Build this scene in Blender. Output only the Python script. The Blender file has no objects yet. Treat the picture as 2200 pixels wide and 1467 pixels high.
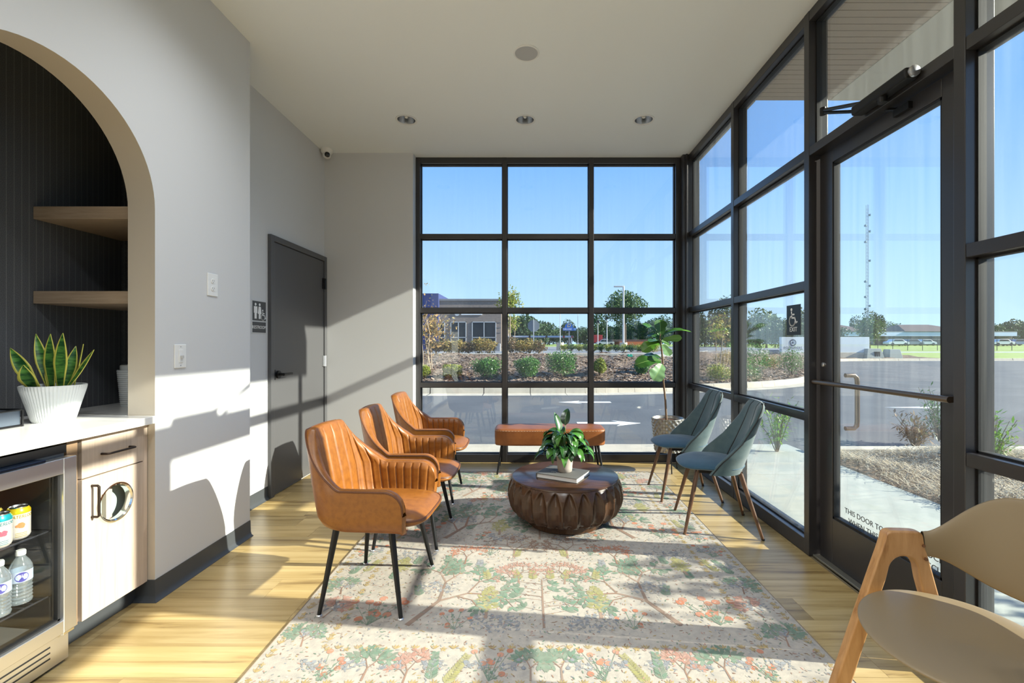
import bpy, bmesh, math, random
from mathutils import Vector, Matrix
import numpy as np
R = random.Random(7)
scene = bpy.context.scene
COL = scene.collection
pi = math.pi
F, CX, CY, H = 977.8, 1140.0, 738.0, 1.28      # lens in pixels, vanishing point, eye height

# ---------------------------------------------------------------- camera, sky, sun, exposure
cd = bpy.data.cameras.new('camera'); cam = bpy.data.objects.new('camera', cd); COL.objects.link(cam)
cd.lens = 16.0; cd.sensor_width = 36.0; cd.clip_start = 0.05; cd.clip_end = 2000
cd.shift_x = -(CX-1100)/2200; cd.shift_y = (CY-733.5)/2200
cam.location = (0, 0, H); cam.rotation_euler = (pi/2, 0, 0)
scene.camera = cam
w = bpy.data.worlds.new('sky'); scene.world = w; w.use_nodes = True
nt = w.node_tree; nt.nodes.clear()
tc = nt.nodes.new('ShaderNodeTexCoord'); sx = nt.nodes.new('ShaderNodeSeparateXYZ')
rp = nt.nodes.new('ShaderNodeValToRGB'); bg = nt.nodes.new('ShaderNodeBackground'); wo = nt.nodes.new('ShaderNodeOutputWorld')
nt.links.new(tc.outputs['Generated'], sx.inputs[0]); nt.links.new(sx.outputs['Z'], rp.inputs[0])
nt.links.new(rp.outputs[0], bg.inputs[0]); nt.links.new(bg.outputs[0], wo.inputs[0])
e = rp.color_ramp.elements
e[0].position = 0.0; e[0].color = (.56, .79, 1.0, 1)
e[1].position = 1.0; e[1].color = (.10, .30, .75, 1)
for p_, c_ in ((.12, (.46, .70, 1.0, 1)), (.36, (.22, .475, 1.0, 1))):
    k = e.new(p_); k.color = c_
bg.inputs[1].default_value = 1.05
SUN_D = Vector((-1, .12, -.452))
sd = bpy.data.lights.new('sun', 'SUN'); sun = bpy.data.objects.new('sun', sd); COL.objects.link(sun)
sd.energy = 11.0; sd.angle = math.radians(.55); sd.color = (1, .93, .80)
sun.rotation_euler = SUN_D.to_track_quat('-Z', 'Y').to_euler(); sun.location = (12, -1, 6)
def area(name, loc, sx_, sy_, watts, rot=(0, 0, 0), color=(1, .96, .9)):
    d = bpy.data.lights.new(name, 'AREA'); o = bpy.data.objects.new(name, d); COL.objects.link(o)
    d.shape = 'RECTANGLE'; d.size = sx_; d.size_y = sy_; d.energy = watts; d.color = color
    o.location = loc; o.rotation_euler = rot
    return o
def spotlight(x, y, watts):         # unseen fill spots without fixtures, added to brighten the interior
    d = bpy.data.lights.new('fill_spot', 'SPOT'); o = bpy.data.objects.new('fill_spot', d); COL.objects.link(o)
    d.energy = watts; d.spot_size = math.radians(150); d.spot_blend = 1; d.shadow_soft_size = .09; d.color = (.93, .97, 1); o.location = (x, y, 3.24)
for y_ in (2.25, .7, -.9, -2.5):
    for x_ in (-1.05, -.05, .95):
        if x_ < .5 or y_ < 0: spotlight(x_, y_, 46)
vs = scene.view_settings
vs.view_transform = 'Standard'; vs.look = 'None'; vs.gamma = 1; vs.use_curve_mapping = False; vs.exposure = 0.38
scene.cycles.transparent_max_bounces = 24
scene.cycles.max_bounces = 10; scene.cycles.diffuse_bounces = 6
scene.cycles.sample_clamp_indirect = 6.0
scene.cycles.caustics_reflective = False; scene.cycles.caustics_refractive = False
scene.cycles.use_denoising = True

# ---------------------------------------------------------------- helpers
def at(px, py, z):                      # photograph pixel -> point on the horizontal plane z
    Y = F*(H-z)/(py-CY); return Vector(((px-CX)*Y/F, Y, z))
def atY(px, py, Y):                     # photograph pixel -> point on the vertical plane Y
    return Vector(((px-CX)*Y/F, Y, H-(py-CY)*Y/F))
def lerp(a, b, t): return a+(b-a)*t
def clamp(t, a=0., b=1.): return max(a, min(b, t))
def sstep(a, b, t):
    t = clamp((t-a)/(b-a)); return t*t*(3-2*t)
def interp(x, pts):
    if x <= pts[0][0]: return pts[0][1]
    for (a, va), (b, vb) in zip(pts, pts[1:]):
        if x <= b: return va+(vb-va)*(x-a)/(b-a)
    return pts[-1][1]

class MB:
    def __init__(s): s.v = []; s.f = []; s.m = []
    def add(s, vs_, fs, m=0):
        o = len(s.v); s.v.extend([tuple(p) for p in vs_])
        for f in fs: s.f.append([i+o for i in f]); s.m.append(m)
        return s
    def box(s, x0, x1, y0, y1, z0, z1, m=0):
        v = [(x, y, z) for z in (z0, z1) for y in (y0, y1) for x in (x0, x1)]
        return s.add(v, [(0, 2, 3, 1), (4, 5, 7, 6), (0, 1, 5, 4), (2, 6, 7, 3), (0, 4, 6, 2), (1, 3, 7, 5)], m)
    def grid(s, fn, nu, nv, cu=False, cv=False, m=0):
        vs_ = [fn(i/(nu if cu else nu-1), j/(nv if cv else nv-1)) for j in range(nv) for i in range(nu)]
        fs = []
        for j in range(nv if cv else nv-1):
            for i in range(nu if cu else nu-1):
                i2, j2 = (i+1) % nu, (j+1) % nv
                fs.append((j*nu+i, j*nu+i2, j2*nu+i2, j2*nu+i))
        return s.add(vs_, fs, m)
    def lathe(s, prof, n=24, c=(0, 0, 0), m=0, cap=True):
        vs_, fs = [], []
        for r, z in prof:
            for i in range(n):
                a = 2*pi*i/n; vs_.append((c[0]+r*math.cos(a), c[1]+r*math.sin(a), c[2]+z))
        for j in range(len(prof)-1):
            for i in range(n):
                i2 = (i+1) % n; fs.append((j*n+i, j*n+i2, (j+1)*n+i2, (j+1)*n+i))
        if cap:
            fs.append(tuple(range(n))[::-1]); k = (len(prof)-1)*n; fs.append(tuple(range(k, k+n)))
        return s.add(vs_, fs, m)
    def tube(s, pts, r, n=10, m=0, cap=True, closed=False):
        pts = [Vector(p) for p in pts]; N = len(pts)
        rr = r if isinstance(r, (list, tuple)) else [r]*N
        vs_, fs = [], []; ref = None
        for i, p in enumerate(pts):
            if closed: t = pts[(i+1) % N]-pts[i-1]
            else: t = pts[min(i+1, N-1)]-pts[max(i-1, 0)]
            t.normalize()
            if ref is None: ref = Vector((0, 0, 1)) if abs(t.z) < .9 else Vector((1, 0, 0))
            a = t.cross(ref)
            if a.length < 1e-5: ref = Vector((0, 1, 0)); a = t.cross(ref)
            a.normalize(); b = a.cross(t); ref = b
            for k in range(n):
                g = 2*pi*k/n; vs_.append(p+(a*math.cos(g)+b*math.sin(g))*rr[i])
        for j in range(N if closed else N-1):
            j2 = (j+1) % N
            for k in range(n):
                k2 = (k+1) % n; fs.append((j*n+k, j*n+k2, j2*n+k2, j2*n+k))
        if cap and not closed:
            fs.append(tuple(range(n))[::-1]); fs.append(tuple(range((N-1)*n, N*n)))
        return s.add(vs_, fs, m)
    def prism(s, poly, fn, d0, d1, m=0):      # poly of (u,v); fn(u,v,d)->point
        n = len(poly); vs_ = [fn(u, v, d0) for u, v in poly]+[fn(u, v, d1) for u, v in poly]
        fs = [tuple(range(n))[::-1], tuple(range(n, 2*n))]+[(i, (i+1) % n, n+(i+1) % n, n+i) for i in range(n)]
        return s.add(vs_, fs, m)
    def build(s, name, mat, parent=None, smooth=False, bevel=0, seg=2, sub=0, **props):
        me = bpy.data.meshes.new(name); me.from_pydata(s.v, [], s.f)
        mats = mat if isinstance(mat, (list, tuple)) else [mat]
        for k in mats: me.materials.append(k)
        if len(mats) > 1: me.polygons.foreach_set('material_index', s.m)
        bm = bmesh.new(); bm.from_mesh(me); bmesh.ops.recalc_face_normals(bm, faces=bm.faces); bm.to_mesh(me); bm.free()
        return link(name, me, parent, smooth, bevel, seg, sub, **props)
def link(name, me, parent=None, smooth=False, bevel=0, seg=2, sub=0, **props):
    o = bpy.data.objects.new(name, me); COL.objects.link(o)
    if parent is not None: o.parent = parent
    if smooth:
        me.polygons.foreach_set('use_smooth', [True]*len(me.polygons))
        if smooth != 2: me.set_sharp_from_angle(angle=math.radians(40))
    if bevel:
        b = o.modifiers.new('bevel', 'BEVEL'); b.width = bevel; b.segments = seg; b.limit_method = 'ANGLE'; b.angle_limit = math.radians(35)
        if not smooth:
            me.polygons.foreach_set('use_smooth', [True]*len(me.polygons)); b.harden_normals = True
    if sub:
        b = o.modifiers.new('sub', 'SUBSURF'); b.levels = sub; b.render_levels = sub
    for k, v in props.items(): o[k] = v
    return o
def thing(name, label, cat, loc=(0, 0, 0), rz=0, group=None):
    o = bpy.data.objects.new(name, None); COL.objects.link(o); o.empty_display_size = .1
    o.location = loc; o.rotation_euler = (0, 0, rz); o['label'] = label; o['category'] = cat
    if group: o['group'] = group
    return o
def struct(name, loc=(0, 0, 0)):
    o = bpy.data.objects.new(name, None); COL.objects.link(o); o.location = loc; o['kind'] = 'structure'; return o
def tag(o, label, cat, group=None):
    o['label'] = label; o['category'] = cat
    if group: o['group'] = group
    return o
def clone(o, parent=None):
    c = o.copy(); COL.objects.link(c)
    if parent is not None: c.parent = parent
    for ch in list(o.children): clone(ch, c)
    return c
def dup(o, label, loc, rz=0, scale=None):
    c = clone(o); c['label'] = label; c.location = loc; c.rotation_euler = (0, 0, rz)
    if scale: c.scale = scale
    return c
def text_geo(body, size, align='CENTER', depth=.0006):
    c = bpy.data.curves.new('t', 'FONT'); c.body = body; c.size = size; c.align_x = align; c.align_y = 'CENTER'; c.extrude = depth; c.resolution_u = 3
    o = bpy.data.objects.new('t', c); me = bpy.data.meshes.new_from_object(o)
    v = [tuple(q.co) for q in me.vertices]; f = [tuple(p.vertices) for p in me.polygons]
    bpy.data.objects.remove(o); bpy.data.curves.remove(c); bpy.data.meshes.remove(me)
    return v, f
def text(mb, body, size, org, ux, uy, align='CENTER', depth=.0006, m=0, wide=1.0):
    v, f = text_geo(body, size, align, depth); org, ux, uy = Vector(org), Vector(ux), Vector(uy); un = ux.cross(uy)
    return mb.add([org+ux*p[0]*wide+uy*p[1]+un*p[2] for p in v], f, m)

# ---------------------------------------------------------------- materials
def M(name, col, rough=.5, metal=0., spec=.5, coat=0., sheen=0., noise=None, bump=None, emit=None, trans=0., subs=0.):
    """noise=(scale(xyz), colour2, lo, hi) mixes a second colour by noise; bump=(scale, strength, distance)"""
    m = bpy.data.materials.new(name); m.use_nodes = True; n = m.node_tree.nodes; l = m.node_tree.links
    b = n['Principled BSDF']; b.inputs['Base Color'].default_value = (*col, 1); b.inputs['Roughness'].default_value = rough
    b.inputs['Metallic'].default_value = metal; b.inputs['Specular IOR Level'].default_value = spec
    b.inputs['Coat Weight'].default_value = coat
    if sheen: b.inputs['Sheen Weight'].default_value = sheen; b.inputs['Sheen Roughness'].default_value = .35
    if trans: b.inputs['Transmission Weight'].default_value = trans
    if emit: b.inputs['Emission Color'].default_value = (*emit[0], 1); b.inputs['Emission Strength'].default_value = emit[1]
    if noise or bump:
        t = n.new('ShaderNodeTexCoord')
    if noise:
        mp = n.new('ShaderNodeMapping'); mp.inputs['Scale'].default_value = noise[0]; l.new(t.outputs['Object'], mp.inputs[0])
        nz = n.new('ShaderNodeTexNoise'); nz.inputs['Scale'].default_value = 1; nz.inputs['Detail'].default_value = 6; nz.inputs['Roughness'].default_value = .6
        l.new(mp.outputs[0], nz.inputs[0])
        r = n.new('ShaderNodeValToRGB'); r.color_ramp.elements[0].position = noise[2]; r.color_ramp.elements[1].position = noise[3]
        r.color_ramp.elements[0].color = (*col, 1); r.color_ramp.elements[1].color = (*noise[1], 1)
        l.new(nz.outputs[0], r.inputs[0]); l.new(r.outputs[0], b.inputs['Base Color'])
    if bump:
        nb = n.new('ShaderNodeTexNoise'); nb.inputs['Detail'].default_value = 5
        if isinstance(bump[0], tuple):
            mp = n.new('ShaderNodeMapping'); mp.inputs['Scale'].default_value = bump[0]; l.new(t.outputs['Object'], mp.inputs[0]); l.new(mp.outputs[0], nb.inputs[0]); nb.inputs['Scale'].default_value = 1
        else:
            nb.inputs['Scale'].default_value = bump[0]; l.new(t.outputs['Object'], nb.inputs[0])
        bp = n.new('ShaderNodeBump'); bp.inputs['Strength'].default_value = bump[1]; bp.inputs['Distance'].default_value = bump[2]
        l.new(nb.outputs[0], bp.inputs['Height']); l.new(bp.outputs[0], b.inputs['Normal'])
    return m
def glass_mat(name, tint=(.93, .96, .95), ior=.055, dust=.02, streak=True):
    m = bpy.data.materials.new(name); m.use_nodes = True; n = m.node_tree.nodes; l = m.node_tree.links; n.clear()
    out = n.new('ShaderNodeOutputMaterial'); tr = n.new('ShaderNodeBsdfTransparent'); tr.inputs[0].default_value = (*tint, 1)
    gl = n.new('ShaderNodeBsdfGlossy'); gl.inputs['Roughness'].default_value = .0
    lw = n.new('ShaderNodeLayerWeight'); lw.inputs[0].default_value = .5; pw_ = n.new('ShaderNodeMath'); pw_.operation = 'POWER'; pw_.inputs[1].default_value = 3.9; l.new(lw.outputs['Facing'], pw_.inputs[0])
    fr = n.new('ShaderNodeMath'); fr.operation = 'MULTIPLY_ADD'; fr.inputs[1].default_value = 1-ior; fr.inputs[2].default_value = ior; l.new(pw_.outputs[0], fr.inputs[0])
    mx = n.new('ShaderNodeMixShader'); l.new(fr.outputs[0], mx.inputs[0]); l.new(tr.outputs[0], mx.inputs[1]); l.new(gl.outputs[0], mx.inputs[2])
    if dust:
        tl = n.new('ShaderNodeBsdfTranslucent'); tl.inputs[0].default_value = (.8, .85, .85, 1)
        t = n.new('ShaderNodeTexCoord'); mp = n.new('ShaderNodeMapping'); mp.inputs['Scale'].default_value = (22, 22, .8); nz = n.new('ShaderNodeTexNoise'); nz.inputs['Scale'].default_value = 1.5; nz.inputs['Detail'].default_value = 6
        l.new(t.outputs['Object'], mp.inputs[0]); l.new(mp.outputs[0], nz.inputs[0])
        ml = n.new('ShaderNodeMath'); ml.operation = 'MULTIPLY_ADD'; l.new(nz.outputs[0], ml.inputs[0]); ml.inputs[1].default_value = dust*2.2; ml.inputs[2].default_value = -dust*.55
        ml.use_clamp = True
        m2 = n.new('ShaderNodeMixShader'); l.new(ml.outputs[0], m2.inputs[0]); l.new(mx.outputs[0], m2.inputs[1]); l.new(tl.outputs[0], m2.inputs[2]); l.new(m2.outputs[0], out.inputs[0])
    else: l.new(mx.outputs[0], out.inputs[0])
    return m
def island_mat(name, stops, rough=.5, transl=.25, spec=.4):
    """leaf material: colour by random per island, some light passing through"""
    m = bpy.data.materials.new(name); m.use_nodes = True; n = m.node_tree.nodes; l = m.node_tree.links
    b = n['Principled BSDF']; b.inputs['Roughness'].default_value = rough; b.inputs['Specular IOR Level'].default_value = spec
    g = n.new('ShaderNodeNewGeometry'); r = n.new('ShaderNodeValToRGB'); el = r.color_ramp.elements
    el[0].position = 0; el[0].color = (*stops[0], 1); el[1].position = 1; el[1].color = (*stops[-1], 1)
    for i, c in enumerate(stops[1:-1]):
        k = el.new((i+1)/(len(stops)-1)); k.color = (*c, 1)
    l.new(g.outputs['Random Per Island'], r.inputs[0]); l.new(r.outputs[0], b.inputs['Base Color'])
    t = n.new('ShaderNodeBsdfTranslucent'); mx = n.new('ShaderNodeMixShader'); mx.inputs[0].default_value = transl
    l.new(r.outputs[0], t.inputs[0]); l.new(b.outputs[0], mx.inputs[1]); l.new(t.outputs[0], mx.inputs[2])
    l.new(mx.outputs[0], n['Material Output'].inputs[0])
    return m
def wood_mat(name, c1, c2, c3, scale=(1, 1, 1), rough=.45, rand=True, bump=.15):
    """grain stretched along the object's own axes by scale; boards differ by Object Info Random"""
    m = bpy.data.materials.new(name); m.use_nodes = True; n = m.node_tree.nodes; l = m.node_tree.links
    b = n['Principled BSDF']; b.inputs['Roughness'].default_value = rough
    t = n.new('ShaderNodeTexCoord'); mp = n.new('ShaderNodeMapping'); mp.inputs['Scale'].default_value = scale
    l.new(t.outputs['Object'], mp.inputs[0])
    oi = n.new('ShaderNodeObjectInfo'); cx = n.new('ShaderNodeCombineXYZ'); mm = n.new('ShaderNodeMath'); mm.operation = 'MULTIPLY'; mm.inputs[1].default_value = 57 if rand else 0
    l.new(oi.outputs['Random'], mm.inputs[0]); 
    for i in range(3): l.new(mm.outputs[0], cx.inputs[i])
    ad = n.new('ShaderNodeVectorMath'); ad.operation = 'ADD'; l.new(mp.outputs[0], ad.inputs[0]); l.new(cx.outputs[0], ad.inputs[1])
    nz = n.new('ShaderNodeTexNoise'); nz.inputs['Scale'].default_value = 1; nz.inputs['Detail'].default_value = 8; nz.inputs['Roughness'].default_value = .62; nz.inputs['Distortion'].default_value = .6
    l.new(ad.outputs[0], nz.inputs[0])
    r = n.new('ShaderNodeValToRGB'); el = r.color_ramp.elements
    el[0].position = .30; el[0].color = (*c1, 1); el[1].position = .68; el[1].color = (*c2, 1); k = el.new(.44); k.color = (*c3, 1)
    l.new(nz.outputs[0], r.inputs[0])
    hs = n.new('ShaderNodeHueSaturation'); l.new(r.outputs[0], hs.inputs['Color'])
    mr = n.new('ShaderNodeMapRange'); mr.inputs['To Min'].default_value = .8 if rand else 1; mr.inputs['To Max'].default_value = 1.18 if rand else 1
    l.new(oi.outputs['Random'], mr.inputs[0]); l.new(mr.outputs[0], hs.inputs['Value']); l.new(hs.outputs[0], b.inputs['Base Color'])
    if bump:
        bp = n.new('ShaderNodeBump'); bp.inputs['Strength'].default_value = bump; bp.inputs['Distance'].default_value = .002
        l.new(nz.outputs[0], bp.inputs['Height']); l.new(bp.outputs[0], b.inputs['Normal'])
    return m
def attr_mat(name, rough=.9, bumpscale=None):
    m = bpy.data.materials.new(name); m.use_nodes = True; n = m.node_tree.nodes; l = m.node_tree.links
    a = n.new('ShaderNodeAttribute'); a.attribute_name = 'Col'; l.new(a.outputs['Color'], n['Principled BSDF'].inputs['Base Color'])
    n['Principled BSDF'].inputs['Roughness'].default_value = rough; n['Principled BSDF'].inputs['Specular IOR Level'].default_value = .1
    return m

paint = M('greige_paint', (.64, .645, .66), .75, bump=(180, .06, .001))
shaded_paint = M('shaded_greige_paint', (.56, .50, .42), .75, bump=(180, .06, .001))  # same wall paint, its colour warmed and darkened for the reveal's shade
ceil_m = M('ceiling_paint', (.85, .885, .90), .8)
frame_m = M('dark_bronze_aluminium', (.026, .024, .026), .30, 0, .75, bump=(400, .02, .0005))
seal_m = M('black_gasket', (.006, .006, .007), .6)
glass = glass_mat('window_glass')
glass_in = glass_mat('cooler_glass', (.97, .98, .98), .05, 0)
base_m = M('charcoal_cove_base', (.055, .06, .066), .38)
door_m = M('charcoal_door_paint', (.085, .085, .09), .38)
chrome = M('chrome', (.85, .85, .85), .12, 1)
reflector_m = M('satin_reflector', (.85, .85, .85), .22, 1)
steel = M('brushed_steel', (.74, .75, .78), .36, 1, bump=((4, 300, 4), .08, .0005))
black = M('black_metal', (.012, .012, .013), .38, .4)
white = M('white_plastic', (.8, .8, .79), .4)
white_v = M('white_vinyl', (.85, .85, .85), .6)
quartz = M('white_quartz', (.82, .82, .81), .18, noise=((3, 14, 3), (.60, .60, .61), .56, .74))
leather = M('tan_leather', (.265, .094, .014), .38, noise=((34, 34, 34), (.165, .052, .008), .42, .80), bump=(220, .12, .0008))
leather_dk = M('brown_piping', (.12, .04, .012), .5)
velvet = M('grey_green_velvet', (.060, .105, .118), .75, sheen=.7, noise=((9, 9, 9), (.105, .155, .165), .4, .72))
velvet_s = M('blue_velvet', (.026, .080, .130), .75, sheen=.6, noise=((7, 7, 7), (.055, .125, .175), .4, .72))
pip_m = M('black_piping', (.008, .01, .012), .6)
walnut_t = wood_mat('walnut_leg', (.06, .026, .012), (.17, .085, .045), (.11, .055, .028), (30, 30, 5), .4, False)
table_m = wood_mat('espresso_wood', (.042, .019, .009), (.080, .039, .019), (.058, .027, .013), (40, 40, 7), .24, False, .08)
tabletop_m = wood_mat('espresso_top', (.035, .02, .013), (.085, .042, .024), (.06, .03, .018), (6, 60, 6), .2, False, .06)
oak = wood_mat('oak', (.27, .12, .04), (.52, .29, .125), (.42, .22, .085), (30, 30, 5), .38, False, .12)
plank_m = wood_mat('vinyl_plank', (.17, .10, .035), (.56, .42, .20), (.42, .295, .12), (1.1, 22, 1), .30, True, .05)
cab_m = wood_mat('pale_laminate', (.42, .33, .26), (.55, .45, .37), (.49, .395, .32), (90, 90, 3), .45, False, .05)
shelf_m = wood_mat('shelf_laminate', (.30, .22, .15), (.42, .32, .23), (.36, .27, .19), (6, 90, 90), .45, False, .05)
tan_m = M('tan_upholstery', (.235, .175, .10), .48, bump=(250, .05, .0006))
concrete = M('concrete', (.45, .47, .42), .85, noise=((2, 2, 2), (.37, .39, .35), .4, .7), bump=(60, .15, .002))
conc_edge = M('concrete_curb', (.56, .50, .40), .85, noise=((3, 3, 3), (.45, .40, .32), .4, .7), bump=(60, .15, .002))
asphalt = M('asphalt', (.082, .087, .095), .85, noise=((.7, .7, .7), (.12, .125, .13), .35, .7), bump=(150, .3, .003))
asphalt_far = M('pale_paving', (.20, .21, .22), .85, noise=((.3, .3, .3), (.26, .26, .27), .35, .7))
mulch = M('mulch', (.11, .065, .04), .95, noise=((7, 7, 7), (.30, .215, .15), .36, .66), bump=(12, 1., .12))
lawn_m = M('grass_ground', (.22, .32, .05), .9, noise=((.6, .6, .6), (.34, .40, .10), .35, .7))
roadpaint = M('road_paint', (.80, .80, .78), .7)
bark = M('bark', (.13, .085, .055), .9, noise=((20, 20, 6), (.22, .16, .11), .4, .7), bump=(40, .5, .004))
pale_bark = M('pale_bark', (.42, .32, .22), .85)
soil = M('potting_soil', (.05, .032, .02), .95, bump=(80, 1, .01))
# ---------------------------------------------------------------- the room shell
XR, XL, XN, YB, C = 1.676, -2.17, -1.871, 4.79, 3.285
AY0, AY1, AZ, AR = 1.307, 2.267, 1.945, .48          # arch opening in the niche wall
fl = MB().box(-2.7, XR+.02, -4.2, 4.9, -.12, -.004).build('floor', M('floor_slab', (.2, .16, .1), .8), kind='structure')
pw, pl = .1815, 1.22
plank = MB().box(-pl/2+.0006, pl/2-.0006, -pw/2+.0006, pw/2-.0006, -.003, 0)
pme = None
for r_ in range(-6, 28):
    y = r_*pw+.02
    if y-pw/2 > 4.9: break
    off = R.random()*pl
    for k in range(-3, 3):
        x = k*pl+off
        if x+pl/2 < -2.2 or x-pl/2 > XR or y < -.9: continue
        if y < 3.0 and x+pl/2 < -2.0: continue
        x0, x1 = max(x-pl/2, -2.2), min(x+pl/2, XR)
        y1 = min(y+pw/2, 4.9)
        MB().box(x0-x+.0006, x1-x-.0006, -pw/2+.0006, y1-y-.0006, -.003, 0).build('plank', plank_m, fl).location = (x, y, 0)

def ring(cx, cy, r, x0, x1, y0, y1, n=32):
    """2D quads filling a rectangle around a round hole"""
    an = sorted(set([2*pi*i/n for i in range(n)]+[math.atan2(b-cy, a-cx) % (2*pi) for a in (x0, x1) for b in (y0, y1)]))
    vi, vo = [], []
    for a in an:
        c, s = math.cos(a), math.sin(a); vi.append((cx+r*c, cy+r*s))
        t = min([(x1-cx)/c if c > 1e-9 else 9e9, (x0-cx)/c if c < -1e-9 else 9e9, (y1-cy)/s if s > 1e-9 else 9e9, (y0-cy)/s if s < -1e-9 else 9e9])
        vo.append((cx+t*c, cy+t*s))
    return vi, vo
LIGHTS = [(-1.114, 4.08), (-.05, 4.08), (1.014, 4.08)]
cb = MB(); RL = .082
def flat(x0, x1, y0, y1): cb.add([(x0, y0, C), (x1, y0, C), (x1, y1, C), (x0, y1, C)], [(0, 1, 2, 3)])
flat(-2.6, 1.8, -4.2, 3.98); flat(-2.6, 1.8, 4.18, 5.03)
px_ = -2.6
for lx, ly in LIGHTS:
    flat(px_, lx-.1, 3.98, 4.18); px_ = lx+.1
    vi, vo = ring(lx, ly, RL, lx-.1, lx+.1, 3.98, 4.18); n_ = len(vi)
    cb.add([(a, b, C) for a, b in vi+vo], [(i, (i+1) % n_, n_+(i+1) % n_, n_+i) for i in range(n_)])
flat(px_, 1.8, 3.98, 4.18)
cb.box(-2.6, 1.87, -4.3, 5.03, C+.16, C+.6)
cb.build('ceiling', ceil_m, kind='structure')

nw = MB(); seg = 36
def nq(y0, y1, z0, z1):
    for x in (XN, XN-.135): nw.add([(x, y0, z0), (x, y1, z0), (x, y1, z1), (x, y0, z1)], [(0, 1, 2, 3)])
nq(-4.2, AY0, 0, C); nq(AY1, 3.034, 0, C)
arc = [(AY0, 0), (AY0, AZ)]+[(AY0+AR-AR*math.cos(pi*i/seg), AZ+AR*math.sin(pi*i/seg)) for i in range(1, seg)]+[(AY1, AZ), (AY1, 0)]
for (a, b), (c, d) in zip(arc[1:-1], arc[2:-1]):
    for x in (XN, XN-.135): nw.add([(x, a, b), (x, c, d), (x, c, C), (x, a, C)], [(0, 1, 2, 3)])
o_ = len(nw.v)
nw.add([(XN, a, b) for a, b in arc]+[(XN-.135, a, b) for a, b in arc], [(i, i+1, len(arc)+i+1, len(arc)+i) for i in range(len(arc)-1)], 1)
nw.box(XL-.13, XN-.0005, 2.80, 3.034, 0, C)
nw.build('wall_niche', [paint, shaded_paint], kind='structure', smooth=True)
MB().box(XL-.13, XL, 3.034, YB+.13, 0, C).build('wall_left', paint, kind='structure')
MB().box(XL, -1.237, YB, YB+.24, 0, C).build('wall_back', paint, kind='structure')
MB().box(-2.6, 1.8, -4.3, -4.2, 0, C).build('wall_rear', paint, kind='structure')
MB().box(XR, 1.80, -4.2, -2.33, 0, C).build('wall_right', paint, kind='structure')
# alcove behind the arch, papered in charcoal pinstripe
wp = bpy.data.materials.new('pinstripe_wallpaper'); wp.use_nodes = True; n = wp.node_tree.nodes; l = wp.node_tree.links; b = n['Principled BSDF']
t = n.new('ShaderNodeTexCoord'); sp = n.new('ShaderNodeSeparateXYZ'); l.new(t.outputs['Object'], sp.inputs[0])
ad = n.new('ShaderNodeMath'); ad.operation = 'ADD'; l.new(sp.outputs[0], ad.inputs[0]); l.new(sp.outputs[1], ad.inputs[1])
fr = n.new('ShaderNodeMath'); fr.operation = 'PINGPONG'; fr.inputs[1].default_value = .0165; l.new(ad.outputs[0], fr.inputs[0])
lt = n.new('ShaderNodeMath'); lt.operation = 'LESS_THAN'; lt.inputs[1].default_value = .0011; l.new(fr.outputs[0], lt.inputs[0])
nz = n.new('ShaderNodeTexNoise'); nz.inputs['Scale'].default_value = 420; l.new(t.outputs['Object'], nz.inputs[0])
r = n.new('ShaderNodeValToRGB'); r.color_ramp.elements[0].color = (.040, .042, .048, 1); r.color_ramp.elements[1].color = (.15, .155, .165, 1); r.color_ramp.elements[0].position = .35; r.color_ramp.elements[1].position = .7
l.new(nz.outputs[0], r.inputs[0]); mx = n.new('ShaderNodeMix'); mx.data_type = 'RGBA'; l.new(lt.outputs[0], mx.inputs[0]); l.new(r.outputs[0], mx.inputs[6]); mx.inputs[7].default_value = (.20, .20, .20, 1)
l.new(mx.outputs[2], b.inputs['Base Color']); b.inputs['Roughness'].default_value = .6
al = MB().box(-2.6, -2.5, .7, 2.9, 0, 2.9).box(-2.5, XN-.136, 2.78, 2.80, 0, 2.9).box(-2.5, XN-.136, .7, .72, 0, 2.9)
al.build('wall_alcove', wp, kind='structure'); MB().box(-2.6, XN-.136, .7, 2.8, 2.9, 2.95).build('ceiling_alcove', ceil_m, kind='structure')
# cove base
def cove(name, pts, h=.104):
    """pts: floor line of the wall face, room on the right-hand side of travel"""
    m = MB(); n = len(pts); prof = [(0, h), (.004, h), (.006, .03), (.012, .01), (.024, .002), (.024, 0), (0, 0)]
    off = []
    for i in range(n):
        d1 = (Vector(pts[i])-Vector(pts[i-1])).normalized() if i else None
        d2 = (Vector(pts[i+1])-Vector(pts[i])).normalized() if i < n-1 else None
        n1 = Vector((d1.y, -d1.x)) if d1 else None; n2 = Vector((d2.y, -d2.x)) if d2 else None
        if n1 and n2: q = (n1+n2); q = q/(q.dot(n1))
        else: q = n1 or n2
        off.append(q)
    vs_ = [(pts[i][0]+off[i].x*a, pts[i][1]+off[i].y*a, z) for i in range(n) for a, z in prof]; k = len(prof)
    m.add(vs_, [(i*k+j, i*k+j+1, (i+1)*k+j+1, (i+1)*k+j) for i in range(n-1) for j in range(k-1)])
    return m.build(name, base_m, kind='structure', smooth=True)
cove('baseboard_niche', [(-1.975, AY1), (XN, AY1), (XN, 3.034)])
cove('baseboard_left', [(XL, 3.034), (XL, 3.75)])
cove('baseboard_back', [(XL, YB), (-1.237, YB), (-1.237, 4.9)])

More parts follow.
